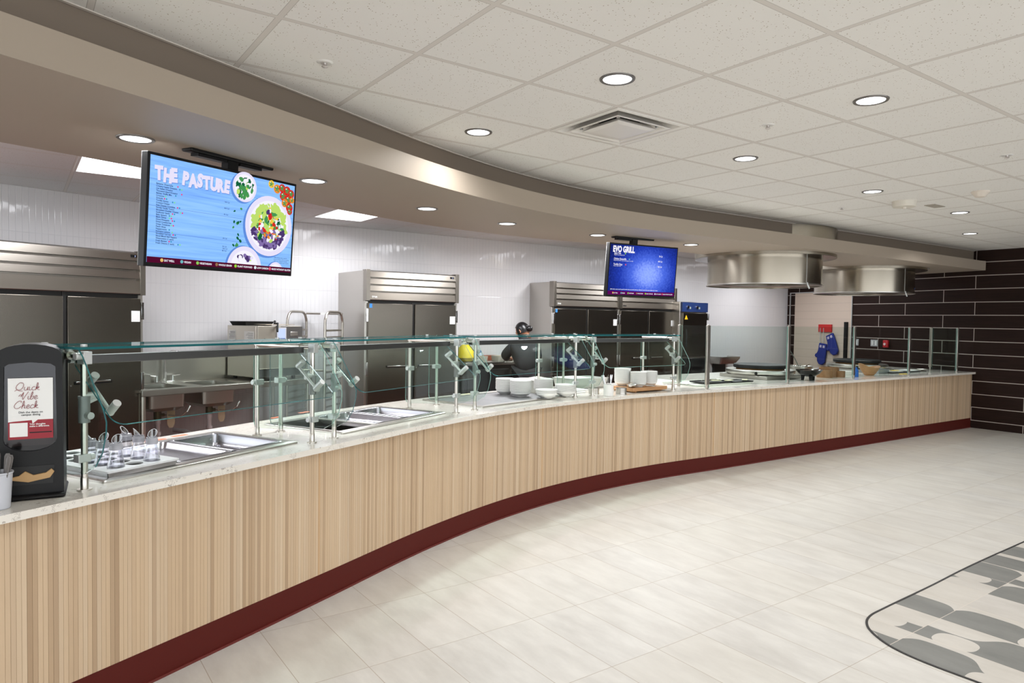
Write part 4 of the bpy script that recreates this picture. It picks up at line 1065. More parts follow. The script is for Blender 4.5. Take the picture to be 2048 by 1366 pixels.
def tv1():
    t, M_, Wd, Hh, b = tv((-1.758, 3.35, 2.356), (-1.311, 4.20, 2.366), (-1.795, 3.376, 1.806), 'ceiling-hung menu screen with a salad picture, headed THE PASTURE')
    w, h = Wd-2*b, Hh-2*b-.006
    scr = MB().box(b, b+w, -.0022, -.0005, -b-h, -b).build('screen', screen_bg_blue(), t, smooth=False)
    P = lambda u, v: (b+u*w, -b-v*h)
    E = lambda n_, c: emit('px_'+n_, c)
    wht, pale, ink = E('white', (246, 244, 255)), E('plate', (232, 226, 250)), E('ink', (24, 44, 96))
    green, lg, red, org, pur, yel, dgr, dpur, shade = E('green', (70, 150, 84)), E('lime', (190, 222, 110)), E('red', (214, 44, 36)), E('orange', (238, 140, 50)), E('purple', (132, 112, 170)), E('yellow', (246, 200, 70)), E('dark_green', (20, 96, 60)), E('dark_purple', (76, 56, 110)), E('plate_shadow', (96, 142, 222))
    mar = E('maroon', (82, 12, 44))
    # title with chunky brush letters, each a little tilted
    parts = []; x = .030
    for k, (ch, adv, dz, ro) in enumerate([('T', .050, .0, -3), ('H', .055, -.004, 2), ('E', .050, .002, -4), (' ', .022, 0, 0), ('P', .052, .0, 4), ('A', .055, -.006, -3), ('S', .047, .004, 3), ('T', .048, -.003, -4), ('U', .055, .0, 2), ('R', .052, -.004, -3), ('E', .050, .0, 4)]):
        if ch != ' ':
            px_, pz = P(x, .215)
            parts.append(text(ch, .088, shade, scr, px_+.003, pz+dz-.003, y=-.0030, bold=.0062, ext=.0001, rot=Matrix.Rotation(R(ro), 4, 'Y'), sx=.74))
            parts.append(text(ch, .088, pale, scr, px_, pz+dz, y=-.0036, bold=.0060, ext=.0001, rot=Matrix.Rotation(R(ro), 4, 'Y'), sx=.74))
        x += adv*.86+.001
    join_meshes('title_lettering', parts, scr)
    items = ['Balsamic Vinaigrette', 'Creamy Caesar Dressing', 'Lite Italian Dressing', 'Thousand Island Dressing', 'Belgian Waffle Mix', 'Croutons', 'Granola', 'Tortilla Straws', 'Cottage Cheese', 'Feta Cheese Crumbles', 'Nonfat Vanilla Yogurt', 'Shredded Cheddar Cheese', 'Sunflower Seeds', 'Baby Spinach', 'Black Olives', 'Diced Pineapple', 'Dried Cranberries', 'Grape Tomatoes', 'Peach Slices', 'Pepperoncini', 'Romaine Lettuce', 'Shredded Carrots', 'Sliced Mixed Bell Peppers', 'Watermelon (1 each)', 'Fresh Banana', 'Fresh Orange (1 each)']
    parts = []; dots = MB(); dm = [E('dot_pink', (226, 70, 130)), E('dot_teal', (60, 150, 190)), E('dot_green', (130, 220, 150))]
    for k, s in enumerate(items):
        x0, z0 = P(.036+.0004*k, .262+k*.0222); parts.append(text(s, .0112, ink, scr, x0, z0, y=-.0032, ext=.0001, bold=.0002))
        xe = x0+len(s)*.0056+.006
        for q in range(random.choice((0, 1, 2, 2, 2))):
            dots.mi = (q+k) % 3; dots.disc((xe+q*.011, -.0032, z0+.004), .0042, 12)
    for v, s in ((.325, '140 Cal'), (.388, '460 Cal'), (.452, '45 Cal'), (.700, '30 Cal'), (.785, '50 Cal'), (.807, '100 Cal'), (.829, '80 Cal')):
        x0, z0 = P(.465, v); parts.append(text(s, .0108, ink, scr, x0, z0, y=-.0032, ext=.0001))
    for k, s in enumerate(['2,000 calories a day is used for', 'general nutrition advice, but calorie', 'needs vary. Additional nutrition', 'information available upon request.']):
        x0, z0 = P(.855, .845+k*.019); parts.append(text(s, .0082, ink, scr, x0, z0, y=-.0050, ext=.0001))
    join_meshes('menu_lettering', parts, scr)
    dots.build('menu_dots', dm, scr, smooth=False)
    # pictures
    rnd = random.Random(3)
    def blob(m, cx, cz, r, y, n=9, el=1., a0=0.):
        vs = []
        for k in range(n):
            a = 2*math.pi*k/n; rr = r*(.7+.5*rnd.random()); X, Z = rr*math.cos(a)*el, rr*math.sin(a)
            vs.append(m.v(cx+X*math.cos(a0)-Z*math.sin(a0), y, cz+X*math.sin(a0)+Z*math.cos(a0)))
        m.f(vs)
    mats_ = [pale, shade, green, lg, red, org, pur, yel, dgr, dpur, wht]
    lim = (b, b+w, -b-h, -b)
    m = MB(); yy = [-.0030]
    def nxt(): yy[0] -= .00001; return yy[0]
    def plate(u, v, r):
        x0, z0 = P(u, v); m.mi = 1; m.disc((x0-.012, nxt(), z0-.008), r*1.02, 48); m.mi = 0; m.disc((x0, nxt(), z0), r, 48); m.mi = 10; m.disc((x0, nxt(), z0), r*.84, 48); return x0, z0
    x0, z0 = plate(.605, .125, .082)
    for k in range(60):
        a, q = rnd.random()*6.28, .055*math.sqrt(rnd.random()); m.mi = rnd.choice((2, 2, 8, 10, 3)); blob(m, x0+q*math.cos(a), z0+q*math.sin(a), .011, nxt(), el=1.6, a0=rnd.random()*3)
    x0, z0 = plate(.805, .50, .172)
    for k in range(520):
        a, q = rnd.random()*6.28, .122*math.sqrt(rnd.random()); X, Z = q*math.cos(a), q*math.sin(a)
        low = Z < -.02
        m.mi = rnd.choice((10, 10, 3, 2, 10, 9, 6, 6, 4, 5, 8) if low else (10, 10, 3, 3, 2, 2, 4, 7, 8, 10)); 
        if q > .095 and not low: m.mi = 3
        if q > .095 and low: m.mi = rnd.choice((6, 9))
        blob(m, x0+X*1.02, z0+Z, .005+.0085*rnd.random()**2+.002, nxt(), el=1.7, a0=rnd.random()*3)
    for (dx, dz, r, c) in ((.0, .052, .017, 4), (-.018, .078, .016, 9), (.012, .026, .014, 7), (.03, .012, .013, 4)): m.mi = c; blob(m, x0+dx, z0+dz, r, nxt(), 14)
    for (u, v, r, c) in ((.800, .035, .022, 7), (.848, .075, .026, 5), (.888, .055, .024, 4), (.930, .075, .027, 4), (.965, .10, .024, 4), (.90, .14, .027, 4), (.945, .17, .026, 4), (.975, .17, .018, 5), (.915, .215, .024, 5), (.955, .26, .026, 4), (.96, .30, .02, 4)):
        q = P(u, v); m.mi = c; m.disc((q[0], nxt(), q[1]), r, 24); m.mi = 10; m.disc((q[0]-r*.3, nxt(), q[1]+r*.35), r*.18, 10); m.mi = 2
        for a in (20, 90, 160, 230, 300): blob(m, q[0]+r*.4*math.cos(R(a)), q[1]+r*.4*math.sin(R(a)), r*.2, nxt(), 5, 2.2, R(a))
    for k in range(16):
        q = P(.53+.055*rnd.random(), .30+.55*rnd.random()); m.mi = rnd.choice((8, 2)); blob(m, q[0], q[1], .005+.004*rnd.random(), nxt(), 6, 1.5, rnd.random()*3)
    x0, z0 = P(.625, .965)
    def half(u, v, r, cols, n):
        X0, Z0 = P(u, v); zb = -b-h*.944
        def clip(r_, mi, dx=0, dz=0):
            pts = [(X0+dx+r_*math.cos(2*math.pi*k/48), Z0+dz+r_*math.sin(2*math.pi*k/48)) for k in range(48)]; pts = [(a, max(c, zb)) for a, c in pts]; m.mi = mi; yv = nxt(); m.f([m.v(a, yv, c) for a, c in pts])
        clip(r*1.03, 1, -.01, 0); clip(r, 0); clip(r*.8, 1 if False else 10)
        for k in range(n):
            a, q = R(15+150*rnd.random()), r*.62*math.sqrt(rnd.random()); cz = Z0+q*math.sin(a)
            if cz-.014 > zb: m.mi = rnd.choice(cols); m.disc((X0+q*math.cos(a), nxt(), cz), .009+.006*rnd.random(), 14)
    half(.625, .98, .118, (10, 3, 6, 10, 9, 0), 34); half(.868, 1.0, .056, (6, 9, 10), 10)
    m.build('food_picture', mats_, scr, smooth=False)
    # footer
    fb = MB(); fb.box(b, b+w, -.0040, -.0022, -b-h, -b-h*.944); fb.build('footer_bar', mar, scr, smooth=False)
    parts = []; ic = MB(); im = [E('ic1', (230, 190, 110)), E('ic2', (110, 180, 190)), E('ic3', (140, 200, 90)), E('ic4', (150, 110, 80)), E('ic5', (150, 210, 60)), E('ic6', (220, 230, 240)), E('ic7', (226, 90, 120))]
    for k, (u, s) in enumerate([(.085, 'EAT WELL'), (.205, 'VEGAN'), (.305, 'VEGETARIAN'), (.432, 'WHOLE GRAIN'), (.565, 'PLANT FORWARD'), (.712, 'LOW CARBON'), (.828, 'MADE WITHOUT GLUTEN')]):
        x0, z0 = P(u, .982); MB().disc((x0, -.0046, z0+.0055), .0088, 20).build('footer_icon', im[k], scr, smooth=False); parts.append(text(s, .0145, wht, scr, x0+.013, z0, y=-.0046, ext=.0001, bold=.0003, sx=.86))
    [setattr(q, 'name', 'footer_lettering') for q in parts]
    m = MB(); m.box(.25, .80, .02, .10, .050, .074); m.build('mount_rail', BLACK, t, bevel=.008)
    m = MB(); m.box(.49, .56, .035, .085, -.04, .055); m.box(.30, .48, .03, .09, .036, .050); m.box(.57, .72, .03, .09, .034, .050); m.build('mount_stem', BLACK, t)
tv1()
def tv2():
    t, M_, Wd, Hh, b = tv((.959, 6.936, 2.357), (1.757, 7.424, 2.364), (.939, 6.977, 1.821), 'ceiling-hung menu screen with a dark blue picture, headed EVO GRILL')
    w, h = Wd-2*b, Hh-2*b-.006
    n = N('blue_glow_picture'); o = n.obj(); sp = n.add('ShaderNodeSeparateXYZ'); n.link(o, sp.inputs[0])
    dx = n.math('DIVIDE', n.math('SUBTRACT', sp.outputs[0], .53), .42); dz = n.math('DIVIDE', n.math('ADD', sp.outputs[2], .30), .30)
    d = n.math('ADD', n.math('POWER', n.math('ABSOLUTE', dx), 2.), n.math('POWER', n.math('ABSOLUTE', dz), 2.))
    f = n.noise(o, 45., 4., .7)
    v = n.math('ADD', n.math('POWER', 2.718, n.math('MULTIPLY', d, -1.3)), n.math('MULTIPLY', n.math('SUBTRACT', f, .5), .55))
    c = n.ramp(v, [(0., s2l((16, 24, 84))), (.35, s2l((34, 58, 168))), (.7, s2l((74, 104, 220))), (1., s2l((142, 168, 255)))])
    e = n.add('ShaderNodeEmission'); n.link(c, e.inputs[0]); e.inputs[1].default_value = .82; n.link(e.outputs[0], n.out.inputs[0])
    scr = MB().box(b, b+w, -.0022, -.0005, -b-h, -b).build('screen', n.m, t, smooth=False)
    P = lambda u, v: (b+u*w, -b-v*h)
    wht = MATS['px_white']; parts = []
    for s, u, v, sz, bd, sx in (('EVO GRILL', .035, .145, .082, .0042, .72), ('Spicy Tofu', .055, .19, .026, .0004, .8), ('Ginger sesame glazed tofu', .055, .215, .013, 0, 1), ('Chicken Quesadilla', .055, .30, .026, .0004, .8), ('Seasoned chicken, cheese and peppers in tortilla', .055, .325, .013, 0, 1), ('Tortilla Chips', .055, .41, .026, .0004, .8), ('House made chips', .055, .435, .013, 0, 1), ('70 Cal', .72, .20, .024, .0003, .8), ('490 Cal', .71, .305, .024, .0003, .8), ('340 Cal', .71, .415, .024, .0003, .8), ('2,000 calories a day is used for general nutrition advice, but calorie needs vary. Additional nutrition information available upon request.', .03, .90, .0135, .0002, .87)):
        x0, z0 = P(u, v); parts.append(text(s, sz, wht, scr, x0, z0, y=-.0034, ext=.0001, bold=bd, sx=sx))
    join_meshes('menu_lettering', parts, scr)
    fb = MB(); fb.box(b, b+w, -.0040, -.0022, -b-h, -b-h*.925); fb.build('footer_bar', emit('px_maroon2', (92, 10, 86)), scr, smooth=False)
    parts = []; ic = MB()
    for k, (u, s) in enumerate([(.085, 'EAT WELL'), (.205, 'VEGAN'), (.305, 'VEGETARIAN'), (.432, 'WHOLE GRAIN'), (.565, 'PLANT FORWARD'), (.712, 'LOW CARBON'), (.828, 'MADE WITHOUT GLUTEN')]):
        x0, z0 = P(u, .975); MB().disc((x0-.012, -.0046, z0+.0055), .0088, 16).build('footer_icon', MATS['px_ic%d' % (k+1)], scr, smooth=False); parts.append(text(s, .0140, wht, scr, x0, z0, y=-.0046, ext=.0001, bold=.0003, sx=.80))
    for k, (u, v) in enumerate([(.17, .185), (.235, .295), (.185, .405)]): q = P(u, v); MB().disc((q[0]+.04, -.0046, q[1]+.006), .008, 16).build('menu_icon', MATS['px_ic%d' % ((3, 2, 7)[k])], scr, smooth=False)
    [setattr(q, 'name', 'footer_lettering') for q in parts]
    m = MB(); m.box(.10, .62, .03, .11, .050, .074); m.build('mount_rail', BLACK, t, bevel=.008)
    m = MB(); m.box(.33, .40, .04, .09, -.04, .055); m.box(.14, .32, .04, .10, .034, .050); m.build('mount_stem', BLACK, t)
tv2()

# ------------------------------------------------------------------ kitchen equipment
DLOGO = mat('logo_grey', (60, 60, 62), .4, .5)
def fridge(x, y, yaw, label, w=1.36, logo=True, sticker=True, star=True, hb=0.):
    t = thing('reach_in_refrigerator', label, 'refrigerator', Fr(x, y, .0, yaw)); d, H = .84, 2.15
    m = MB(); m.box(0, w, .07, d, .17, H-.01); m.box(0, .05, .03, .08, .17, 1.77); m.box(w-.05, w, .03, .08, .17, 1.77); m.build('cabinet', STEEL, t, bevel=.003)
    # louvred head
    prof = [(.07, 1.785)]; z = 1.785
    prof = [(.09, 1.785-hb), (-.010, 1.785-hb), (-.014, 1.79-hb)]
    z0 = 1.79-hb; hs = [.105+hb, .082, .082, .088]
    for k, hh in enumerate(hs):
        z1 = z0+hh-.020; prof += [(-.014-.0*k, z0), (-.004, z1)]
        if k < 3: prof += [(.05, z1+.001), (.05, z0+hh-.001)]
        z0 += hh
    prof += [(.09, z0)]
    m = MB(); m.prism(prof, .05, w-.05, axis='x'); m.build('louvre', STEEL_L, t, smooth=False)
    for xa in (0, w-.05): MB().box(xa, xa+.05, -.018, .09, 1.775-hb, H).build('head_cheek', STEEL_L, t, bevel=.002)
    mid = w/2
    for s, (xa, xb) in enumerate(((.035, mid-.018), (mid+.018, w-.035))):
        m = MB(); m.box(xa, xb, .0, .055, .19, 1.745-hb); dr = m.build('door', STEEL_DOOR, t, bevel=.004)
        hx = (xb-.36, xb-.05) if s == 0 else (xa+.05, xa+.36)
        m = MB(); m.box(hx[0], hx[1], -.012, -.0005, .955, .985); m.mi = 1; m.box(hx[0]+.01, hx[1]-.01, -.016, -.012, .970, .983); m.build('handle', [BLACK, CHROME], dr, bevel=.002)
        lk = xb-.02 if s == 0 else xa+.02
        m = MB(); m.cyl((lk, -.006, .95), (lk, 0, .95), .008, 14); m.build('lock', CHROME, dr)
        hg = xa-.014 if s == 0 else xb+.014
        for zz in (1.60, .95, .26):
            m = MB(); m.box(hg-.012, hg+.012, -.006, .05, zz-.08, zz+.08); m.build('hinge', CHROME, t, bevel=.002)
    MB().box(mid-.017, mid+.017, .02, .05, .19, 1.76).build('centre_gap', DARK, t)
    MB().box(.04, w-.04, .03, .08, 1.745-hb, 1.785-hb).build('top_gap', DARK, t)
    m = MB(); m.box(w-.135, w-.075, -.010, -.0065, 2.085, 2.112); dp = m.build('display', BLACK, t, smooth=False)
    text('7', .020, emit('led_blue', (190, 200, 255), 1.5), dp, w-.100, 2.091, y=-.0112, name='display_digit')
    if logo: text('true', .040, PAPER if star else DLOGO, t, .075, 1.812, y=-.0150, bold=.001, name='logo_lettering')
    if star:
        m = MB(); m.box(.05, .085, -.0012, -.0004, 1.69, 1.74); m.build('energy_sticker', mat('sticker_blue', (60, 140, 230), .5), t, smooth=False)
    if sticker:
        m = MB(); m.box(w-.125, w-.045, -.0012, -.0004, 1.50, 1.60); q = m.build('notice', PAPER, t, smooth=False)
    for xx in (.08, w-.08):
        for yy in (.12, d-.1):
            m = MB(); m.cyl((xx-.018, yy, .06), (xx+.018, yy, .06), .06, 20); m.box(xx-.03, xx+.03, yy-.03, yy+.03, .11, .17); m.build('caster', MATTE, t)
    MB().box(.0, w, .04, d, .15, .19).build('base_panel', DARK, t)
    return t
STEEL_L = steel_brushed('louvre_steel', (150, 144, 136), .30)
fridge(-4.146, 5.292, R(58), 'large steel two-door refrigerator at the left edge, beside the sink table', 1.37, logo=False, hb=.03)
fridge(-1.76, 8.32, R(37), 'steel two-door refrigerator standing alone behind the tall tray rack', 1.31)
fridge(.60, 10.26, R(37.6), 'steel two-door refrigerator on the left of the pair behind the blue menu screen', 1.395)
fridge(.60+1.405*math.cos(R(37.6)), 10.26+1.405*math.sin(R(37.6)), R(37.6), 'steel two-door refrigerator on the right of the pair, next to the tall oven', 1.395, star=False)

def sink():
    M_ = Fr(-3.41, 6.38, 0, R(54.7)); t = thing('sink_table', 'long steel sink table with two bowls and white drain pipes under the window of glass', 'sink', M_)
    t['label'] = 'long steel sink table with two bowls and white drain pipes against the white wall'
    L, D_, Z = 1.93, .74, .86
    m = MB(); m.box(0, L, 0, D_, Z-.02, Z); o = m.build('table_top', STEEL, t, smooth=False)
    cs = [MB().box(x, x+.38, .16, .58, Z-.1, Z+.1).build('c', DARK, frame=M_.copy(), smooth=False) for x in (.15, .70)]
    boolean(o, cs)
    m = MB(); m.box(0, L, -.012, .0, Z-.055, Z+.004); m.box(0, L, -.012, .02, Z-.055, Z-.045); m.build('front_lip', STEEL, t, bevel=.003)
    m = MB(); m.box(0, L, D_-.02, D_, Z, Z+.26); m.box(0, L, D_-.02, D_+.03, Z+.255, Z+.265); m.build('backsplash', STEEL, t, bevel=.003)
    for x in (.15, .70):
        m = MB(); loft(m, [(rrect(x-.01, x+.39, .15, .59, .05), Z+.002), (rrect(x, x+.38, .16, .58, .05), Z-.004), (rrect(x+.006, x+.374, .166, .574, .05), Z-.20), (rrect(x+.05, x+.33, .21, .53, .04), Z-.235)]); b = m.build('basin', STEEL, t)
        m = MB(); m.cyl((x+.19, .37, Z-.24), (x+.19, .37, Z-.33), .035, 20); m.cyl((x+.19, .37, Z-.29), (x+.24, .33, Z-.29), .015, 12); m.build('drain_valve', mat('brass_dark', (90, 80, 60), .4, .8), b)
        m = MB(); m.tube([(x+.19, .37, Z-.33), (x+.19, .37, Z-.50), (x+.16, .40, Z-.56), (x+.08, .48, Z-.56), (x+.03, .54, Z-.52), (x-.0, .72, Z-.52)], .024, 14); m.cyl((x+.19, .37, Z-.33), (x+.19, .37, Z-.38), .031, 16); m.cyl((x+.19, .37, Z-.46), (x+.19, .37, Z-.49), .031, 16); m.build('drain_pipe', mat('white_pvc', (216, 208, 208), .4), b)
        m = MB(); m.tube([(x+.22, .36, Z-.29), (x+.34, .2, Z-.30), (x+.40, .17, Z-.24)], .006, 8); m.cyl((x+.385, .175, Z-.26), (x+.415, .165, Z-.20), .010, 10); m.build('valve_lever', CHROME, b)
        m = MB(); m.prism([(x+.25, Z-.25), (x+.33, Z-.25), (x+.33, Z-.38), (x+.31, Z-.42), (x+.27, Z-.42), (x+.25, Z-.38)], .30, .303, axis='y'); m.build('paper_tag', mat('tan_tag', (190, 170, 140), .7), b, smooth=False)
    for x in (.03, L-.03):
        for y in (.03, D_-.06): MB().cyl((x, y, 0), (x, y, Z-.03), .02, 16).build('leg', TUBE, t)
    f = thing('gooseneck_faucet', 'chrome gooseneck tap with two lever handles on the sink table', 'tap', M_ @ Matrix.Translation((.57, .66, Z)))
    m = MB(); m.tube([(0, 0, .0), (0, 0, .26), (.01, -.01, .30), (.05, -.04, .33), (.10, -.08, .325), (.13, -.11, .29), (.135, -.115, .25)], .011, 12, radii=[.018, .012, .011, .011, .011, .011, .012]); m.lathe([(0, 0), (.024, 0), (.02, .03), (.015, .06), (0, .06)], 20); m.build('spout', CHROME, f)
    m = MB(); m.box(-.10, .10, -.022, .022, .0, .018); m.build('deck_plate', CHROME, f, bevel=.006)
    for s in (-1, 1):
        m = MB(); m.lathe([(0, .015), (.019, .015), (.015, .05), (.012, .075), (0, .08)], 16, (s*.085, 0, 0)); m.tube([(s*.085, 0, .07), (s*.16, -.01, .082)], .006, 8); m.build('lever', CHROME, f)
sink()
def oven():
    M_ = Fr(-3.41, 6.38, .86, R(54.7)) @ Matrix.Translation((1.31, .14, 0))
    t = thing('countertop_oven', 'steel high-speed countertop oven with a small lit touch screen, on the sink table', 'oven', M_)
    w, d, H = .58, .56, .60
    beige = steel_brushed('satin_panel', (206, 200, 188), .35)
    m = MB(); m.box(0, w, .03, d, .035, H); m.build('oven_body', beige, t, bevel=.004)
    m = MB(); m.prism([(0, H-.17), (w, H-.17), (w, H-.02), (w-.02, H), (.0, H)], -.012, .03, axis='y'); ff = m.build('control_panel', beige, t, bevel=.003, smooth=False)
    m = MB(); m.prism([(w*.42, H-.17), (w, H-.17), (w, H-.005), (w*.5, H-.005)], -.015, -.012, axis='y'); m.build('dark_facing', mat('grey_facing', (120, 118, 116), .35, .8), ff, smooth=False)
    m = MB(); m.box(.235, .36, -.020, -.015, H-.155, H-.015); m.build('screen_bezel', mat('pale_bezel', (206, 208, 216), .4), ff, bevel=.002)
    m = MB(); m.box(.25, .345, -.0215, -.020, H-.135, H-.03); m.mi = 1; m.box(.25, .345, -.0215, -.020, H-.147, H-.135); m.build('touch_screen', [emit('touch_white', (206, 222, 255)), emit('touch_blue', (40, 80, 190))], ff, smooth=False)
    m = MB(); m.box(.415, .515, -.022, -.016, H-.11, H-.065); m.build('name_plate', STEEL, ff, bevel=.003)
    m = MB(); m.box(.012, w-.012, -.02, .03, .13, H-.185); dr = m.build('oven_door', beige, t, bevel=.005)
    m = MB(); m.tube([(.04, -.045, H-.215), (w-.04, -.045, H-.215)], .012, 12); m.cyl((.07, -.045, H-.215), (.07, -.015, H-.215), .008, 10); m.cyl((w-.07, -.045, H-.215), (w-.07, -.015, H-.215), .008, 10); m.build('door_handle', CHROME, dr)
    m = MB(); m.box(.015, w-.015, .0, .03, .04, .12); m.build('lower_grille', DARK, t)
    for xx in (.05, w-.05):
        for yy in (.08, d-.08): MB().cyl((xx, yy, 0), (xx, yy, .036), .022, 14).build('foot', MATTE, t)
    MB().box(-.0012, -.0004, .40, .54, H-.17, H-.05).build('label_plate', mat('label_grey', (222, 220, 214), .5), t, smooth=False); st = MB().box(-.0012, -.0004, .06, .24, H-.19, H-.06).build('label_plate', mat('label_grey', (222, 220, 214), .5), t, smooth=False)
    rot = Matrix.Rotation(R(-90), 4, 'Z')
    m = MB()
    for k in range(9): m.box(-.0018, -.0012, .075, .075+random.uniform(.05, .14), H-.08-k*.012, H-.077-k*.012)
    for k in range(6): m.box(-.0018, -.0012, .41, .41+random.uniform(.06, .12), H-.07-k*.015, H-.066-k*.015)
    m.build('label_print', INK, st, smooth=False)
    g = thing('baking_tray', 'black rectangular tray lying on top of the countertop oven', 'tray', M_ @ Matrix.Translation((.05, .30, H)) @ Matrix.Rotation(R(6), 4, 'Z'))
    m = MB(); loft(m, [(rrect(.02, .40, .02, .25, .02), 0), (rrect(0, .42, 0, .27, .02), .045), (rrect(-.012, .432, -.012, .282, .02), .047), (rrect(.006, .414, .006, .264, .02), .046), (rrect(.03, .39, .03, .24, .02), .01)]); m.build('tray_body', MATTE, g)
    p = thing('pizza_paddle', 'metal oven paddle with a black handle resting on the countertop oven', 'paddle', M_ @ Matrix.Translation((.10, .02, H+.001)))
    m = MB(); m.prism([(.02, .0), (.40, .0), (.43, .06), (.40, .24), (.05, .26), (.0, .06)], .012, .018); m.build('paddle_blade', steel_brushed('paddle_metal', (196, 184, 168), .4), p, bevel=.001)
    m = MB(); m.tube([(.20, .10, .02), (.16, -.02, .03), (.10, -.10, -.06)], .010, 10); m.tube([(.22, .12, .022), (.28, .2, .05)], .013, 10); m.build('paddle_handle', MATTE, p)
oven()
def rack():
    P = {'nl': (-2.66, 8.20), 'fl': (-2.57, 8.66), 'nr': (-2.19, 8.11), 'fr': (-2.10, 8.57)}
    t = thing('tray_rack', 'tall steel sheet-pan rack with two arched side frames beside the lone refrigerator', 'rack', Fr(*P['nl'], 0))
    q = lambda k, z, f=0.: (P[k][0]-P['nl'][0], P[k][1]-P['nl'][1], z)
    H = 1.63
    for a, b_ in (('nl', 'fl'), ('nr', 'fr')):
        A, B = Vector(q(a, 0)), Vector(q(b_, 0)); D_ = B-A
        pts = [A+Vector((0, 0, .12)), A+Vector((0, 0, H-.13))]+[A+D_*(.26*(1-math.cos(R(g))))+Vector((0, 0, H-.13+.13*math.sin(R(g)))) for g in (20, 45, 70, 90)]
        pts += [B-D_*(.26*(1-math.cos(R(g))))+Vector((0, 0, H-.13+.13*math.sin(R(g)))) for g in (90, 70, 45, 20)]+[B+Vector((0, 0, H-.13)), B+Vector((0, 0, .12))]
        MB().tube(pts, .016, 12).build('side_frame', TUBE, t)
        for k in range(15):
            z = .25+k*.082; m = MB(); dn = D_.normalized(); n = Vector((-dn.y, dn.x, 0))*(.02 if a == 'nr' else -.02)
            v = [A+Vector((0, 0, z)), B+Vector((0, 0, z)), B+n+Vector((0, 0, z)), A+n+Vector((0, 0, z))]
            lo = [m.v(*(p_)) for p_ in v]; hi = [m.v(*(p_+Vector((0, 0, .022)))) for p_ in v]
            m.f(lo[::-1]); m.f(hi)
            for i in range(4): m.f([lo[i], lo[(i+1) % 4], hi[(i+1) % 4], hi[i]])
            m.build('runner', TUBE, t, smooth=False)
    for a, b_, z in (('fl', 'fr', H-.02), ('fl', 'fr', .2), ('nl', 'nr', .16), ('fl', 'fr', .9)):
        MB().tube([q(a, z), q(b_, z)], .012, 10).build('cross_bar', TUBE, t)
    A = Vector(q('fl', H-.03))*.5+Vector(q('fr', H-.03))*.5
    MB().cb((A.x, A.y-.014, A.z+.01), (.09, .003, .03)).build('label_strip', PAPER, t, smooth=False)
    for k in P: m = MB(); a = q(k, .05); m.cyl((a[0]-.015, a[1], .05), (a[0]+.015, a[1], .05), .05, 18); m.cyl((a[0], a[1], .09), (a[0], a[1], .13), .014, 10); m.build('caster', MATTE, t)
rack()
def prep():
    M_ = Fr(-.62, 9.32, 0, R(36)); t = thing('prep_table', 'dark-fronted steel prep counter where the cook is working', 'prep table', M_)
    m = MB(); m.box(0, 1.18, 0, .72, .94, .98); m.build('table_top', STEEL, t, bevel=.004)
    m = MB(); m.box(.02, 1.16, .04, .70, .10, .94); m.build('cabinet', mat('black_cabinet', (26, 26, 27), .4), t, bevel=.004)
    for x in (.05, .42, .80): m = MB(); m.box(x, x+.32, .02, .04, .16, .88); m.build('door', mat('dark_door', (40, 41, 42), .35), t, bevel=.003)
    for x in (.06, 1.12):
        for y in (.1, .64): MB().cyl((x, y, 0), (x, y, .1), .022, 12).build('leg', TUBE, t)
    def on(x, y, z=.98): return M_ @ Matrix.Translation((x, y, z))
    m = MB(); m.lathe([(0, 0), (.10, .01), (.13, .06), (.12, .14), (.09, .20), (.05, .235), (0, .24)], 24); o = m.build('yellow_bag', mat('yellow_bag', (246, 214, 40), .5), frame=on(.12, .2)); tag(o, 'bulging bright yellow bag at the left end of the prep counter', 'bag')
    def bottle(x, y, lab, capc, bodyc):
        b = thing('squeeze_bottle', lab, 'bottle', on(x, y)); MB().lathe([(0, 0), (.032, 0), (.035, .01), (.035, .09), (.02, .115), (.018, .125), (0, .125)], 20).build('bottle_body', bodyc, b); MB().lathe([(0, .122), (.024, .122), (.024, .15), (0, .152)], 20).build('cap', capc, b)
    bottle(.42, .30, 'white bottle with a blue cap on the prep counter', mat('cap_blue', (40, 80, 180), .4), mat('pale_blue_bottle', (200, 214, 236), .4)); bottle(.31, .26, 'white bottle beside the yellow bag', WHITE, mat('milky_bottle', (226, 224, 224), .4))
    for k, (x, y, w, lab) in enumerate([(.46, .42, .40, 'long reddish-brown box at the back of the prep counter')]):
        o = MB().box(0, w, 0, .16, 0, .065).build('brown_box', mat('red_brown', (150, 78, 52), .6), frame=on(x, y), bevel=.003); tag(o, lab, 'box')
    for k, (x, y, lab) in enumerate([(.20, .04, 'clear tub of food in front of the yellow bag'), (.56, .03, 'steel tub of food just left of the cook\'s hands'), (.80, .05, 'yellow-filled food tub at the cook\'s hands')]):
        b = thing('food_tub', lab, 'food tub', on(x, y)); m = MB(); loft(m, [(rrect(.01, .19, .01, .19, .02), 0), (rrect(0, .2, 0, .2, .02), .08), (rrect(.006, .194, .006, .194, .02), .08), (rrect(.012, .188, .012, .188, .02), .05)], True); m.build('tub', mat('tub_plastic', (196, 190, 176), .3), b)
        m = MB(); rg = []; 
        m.lathe([(.09, .052), (.06, .07), (0, .078)], 14, (.1, .1, 0)); m.build('food', mat(['rice_food', 'bread_food', 'corn_food'][k], [(206, 186, 150), (190, 150, 100), (230, 190, 80)][k], .8), b)
prep()
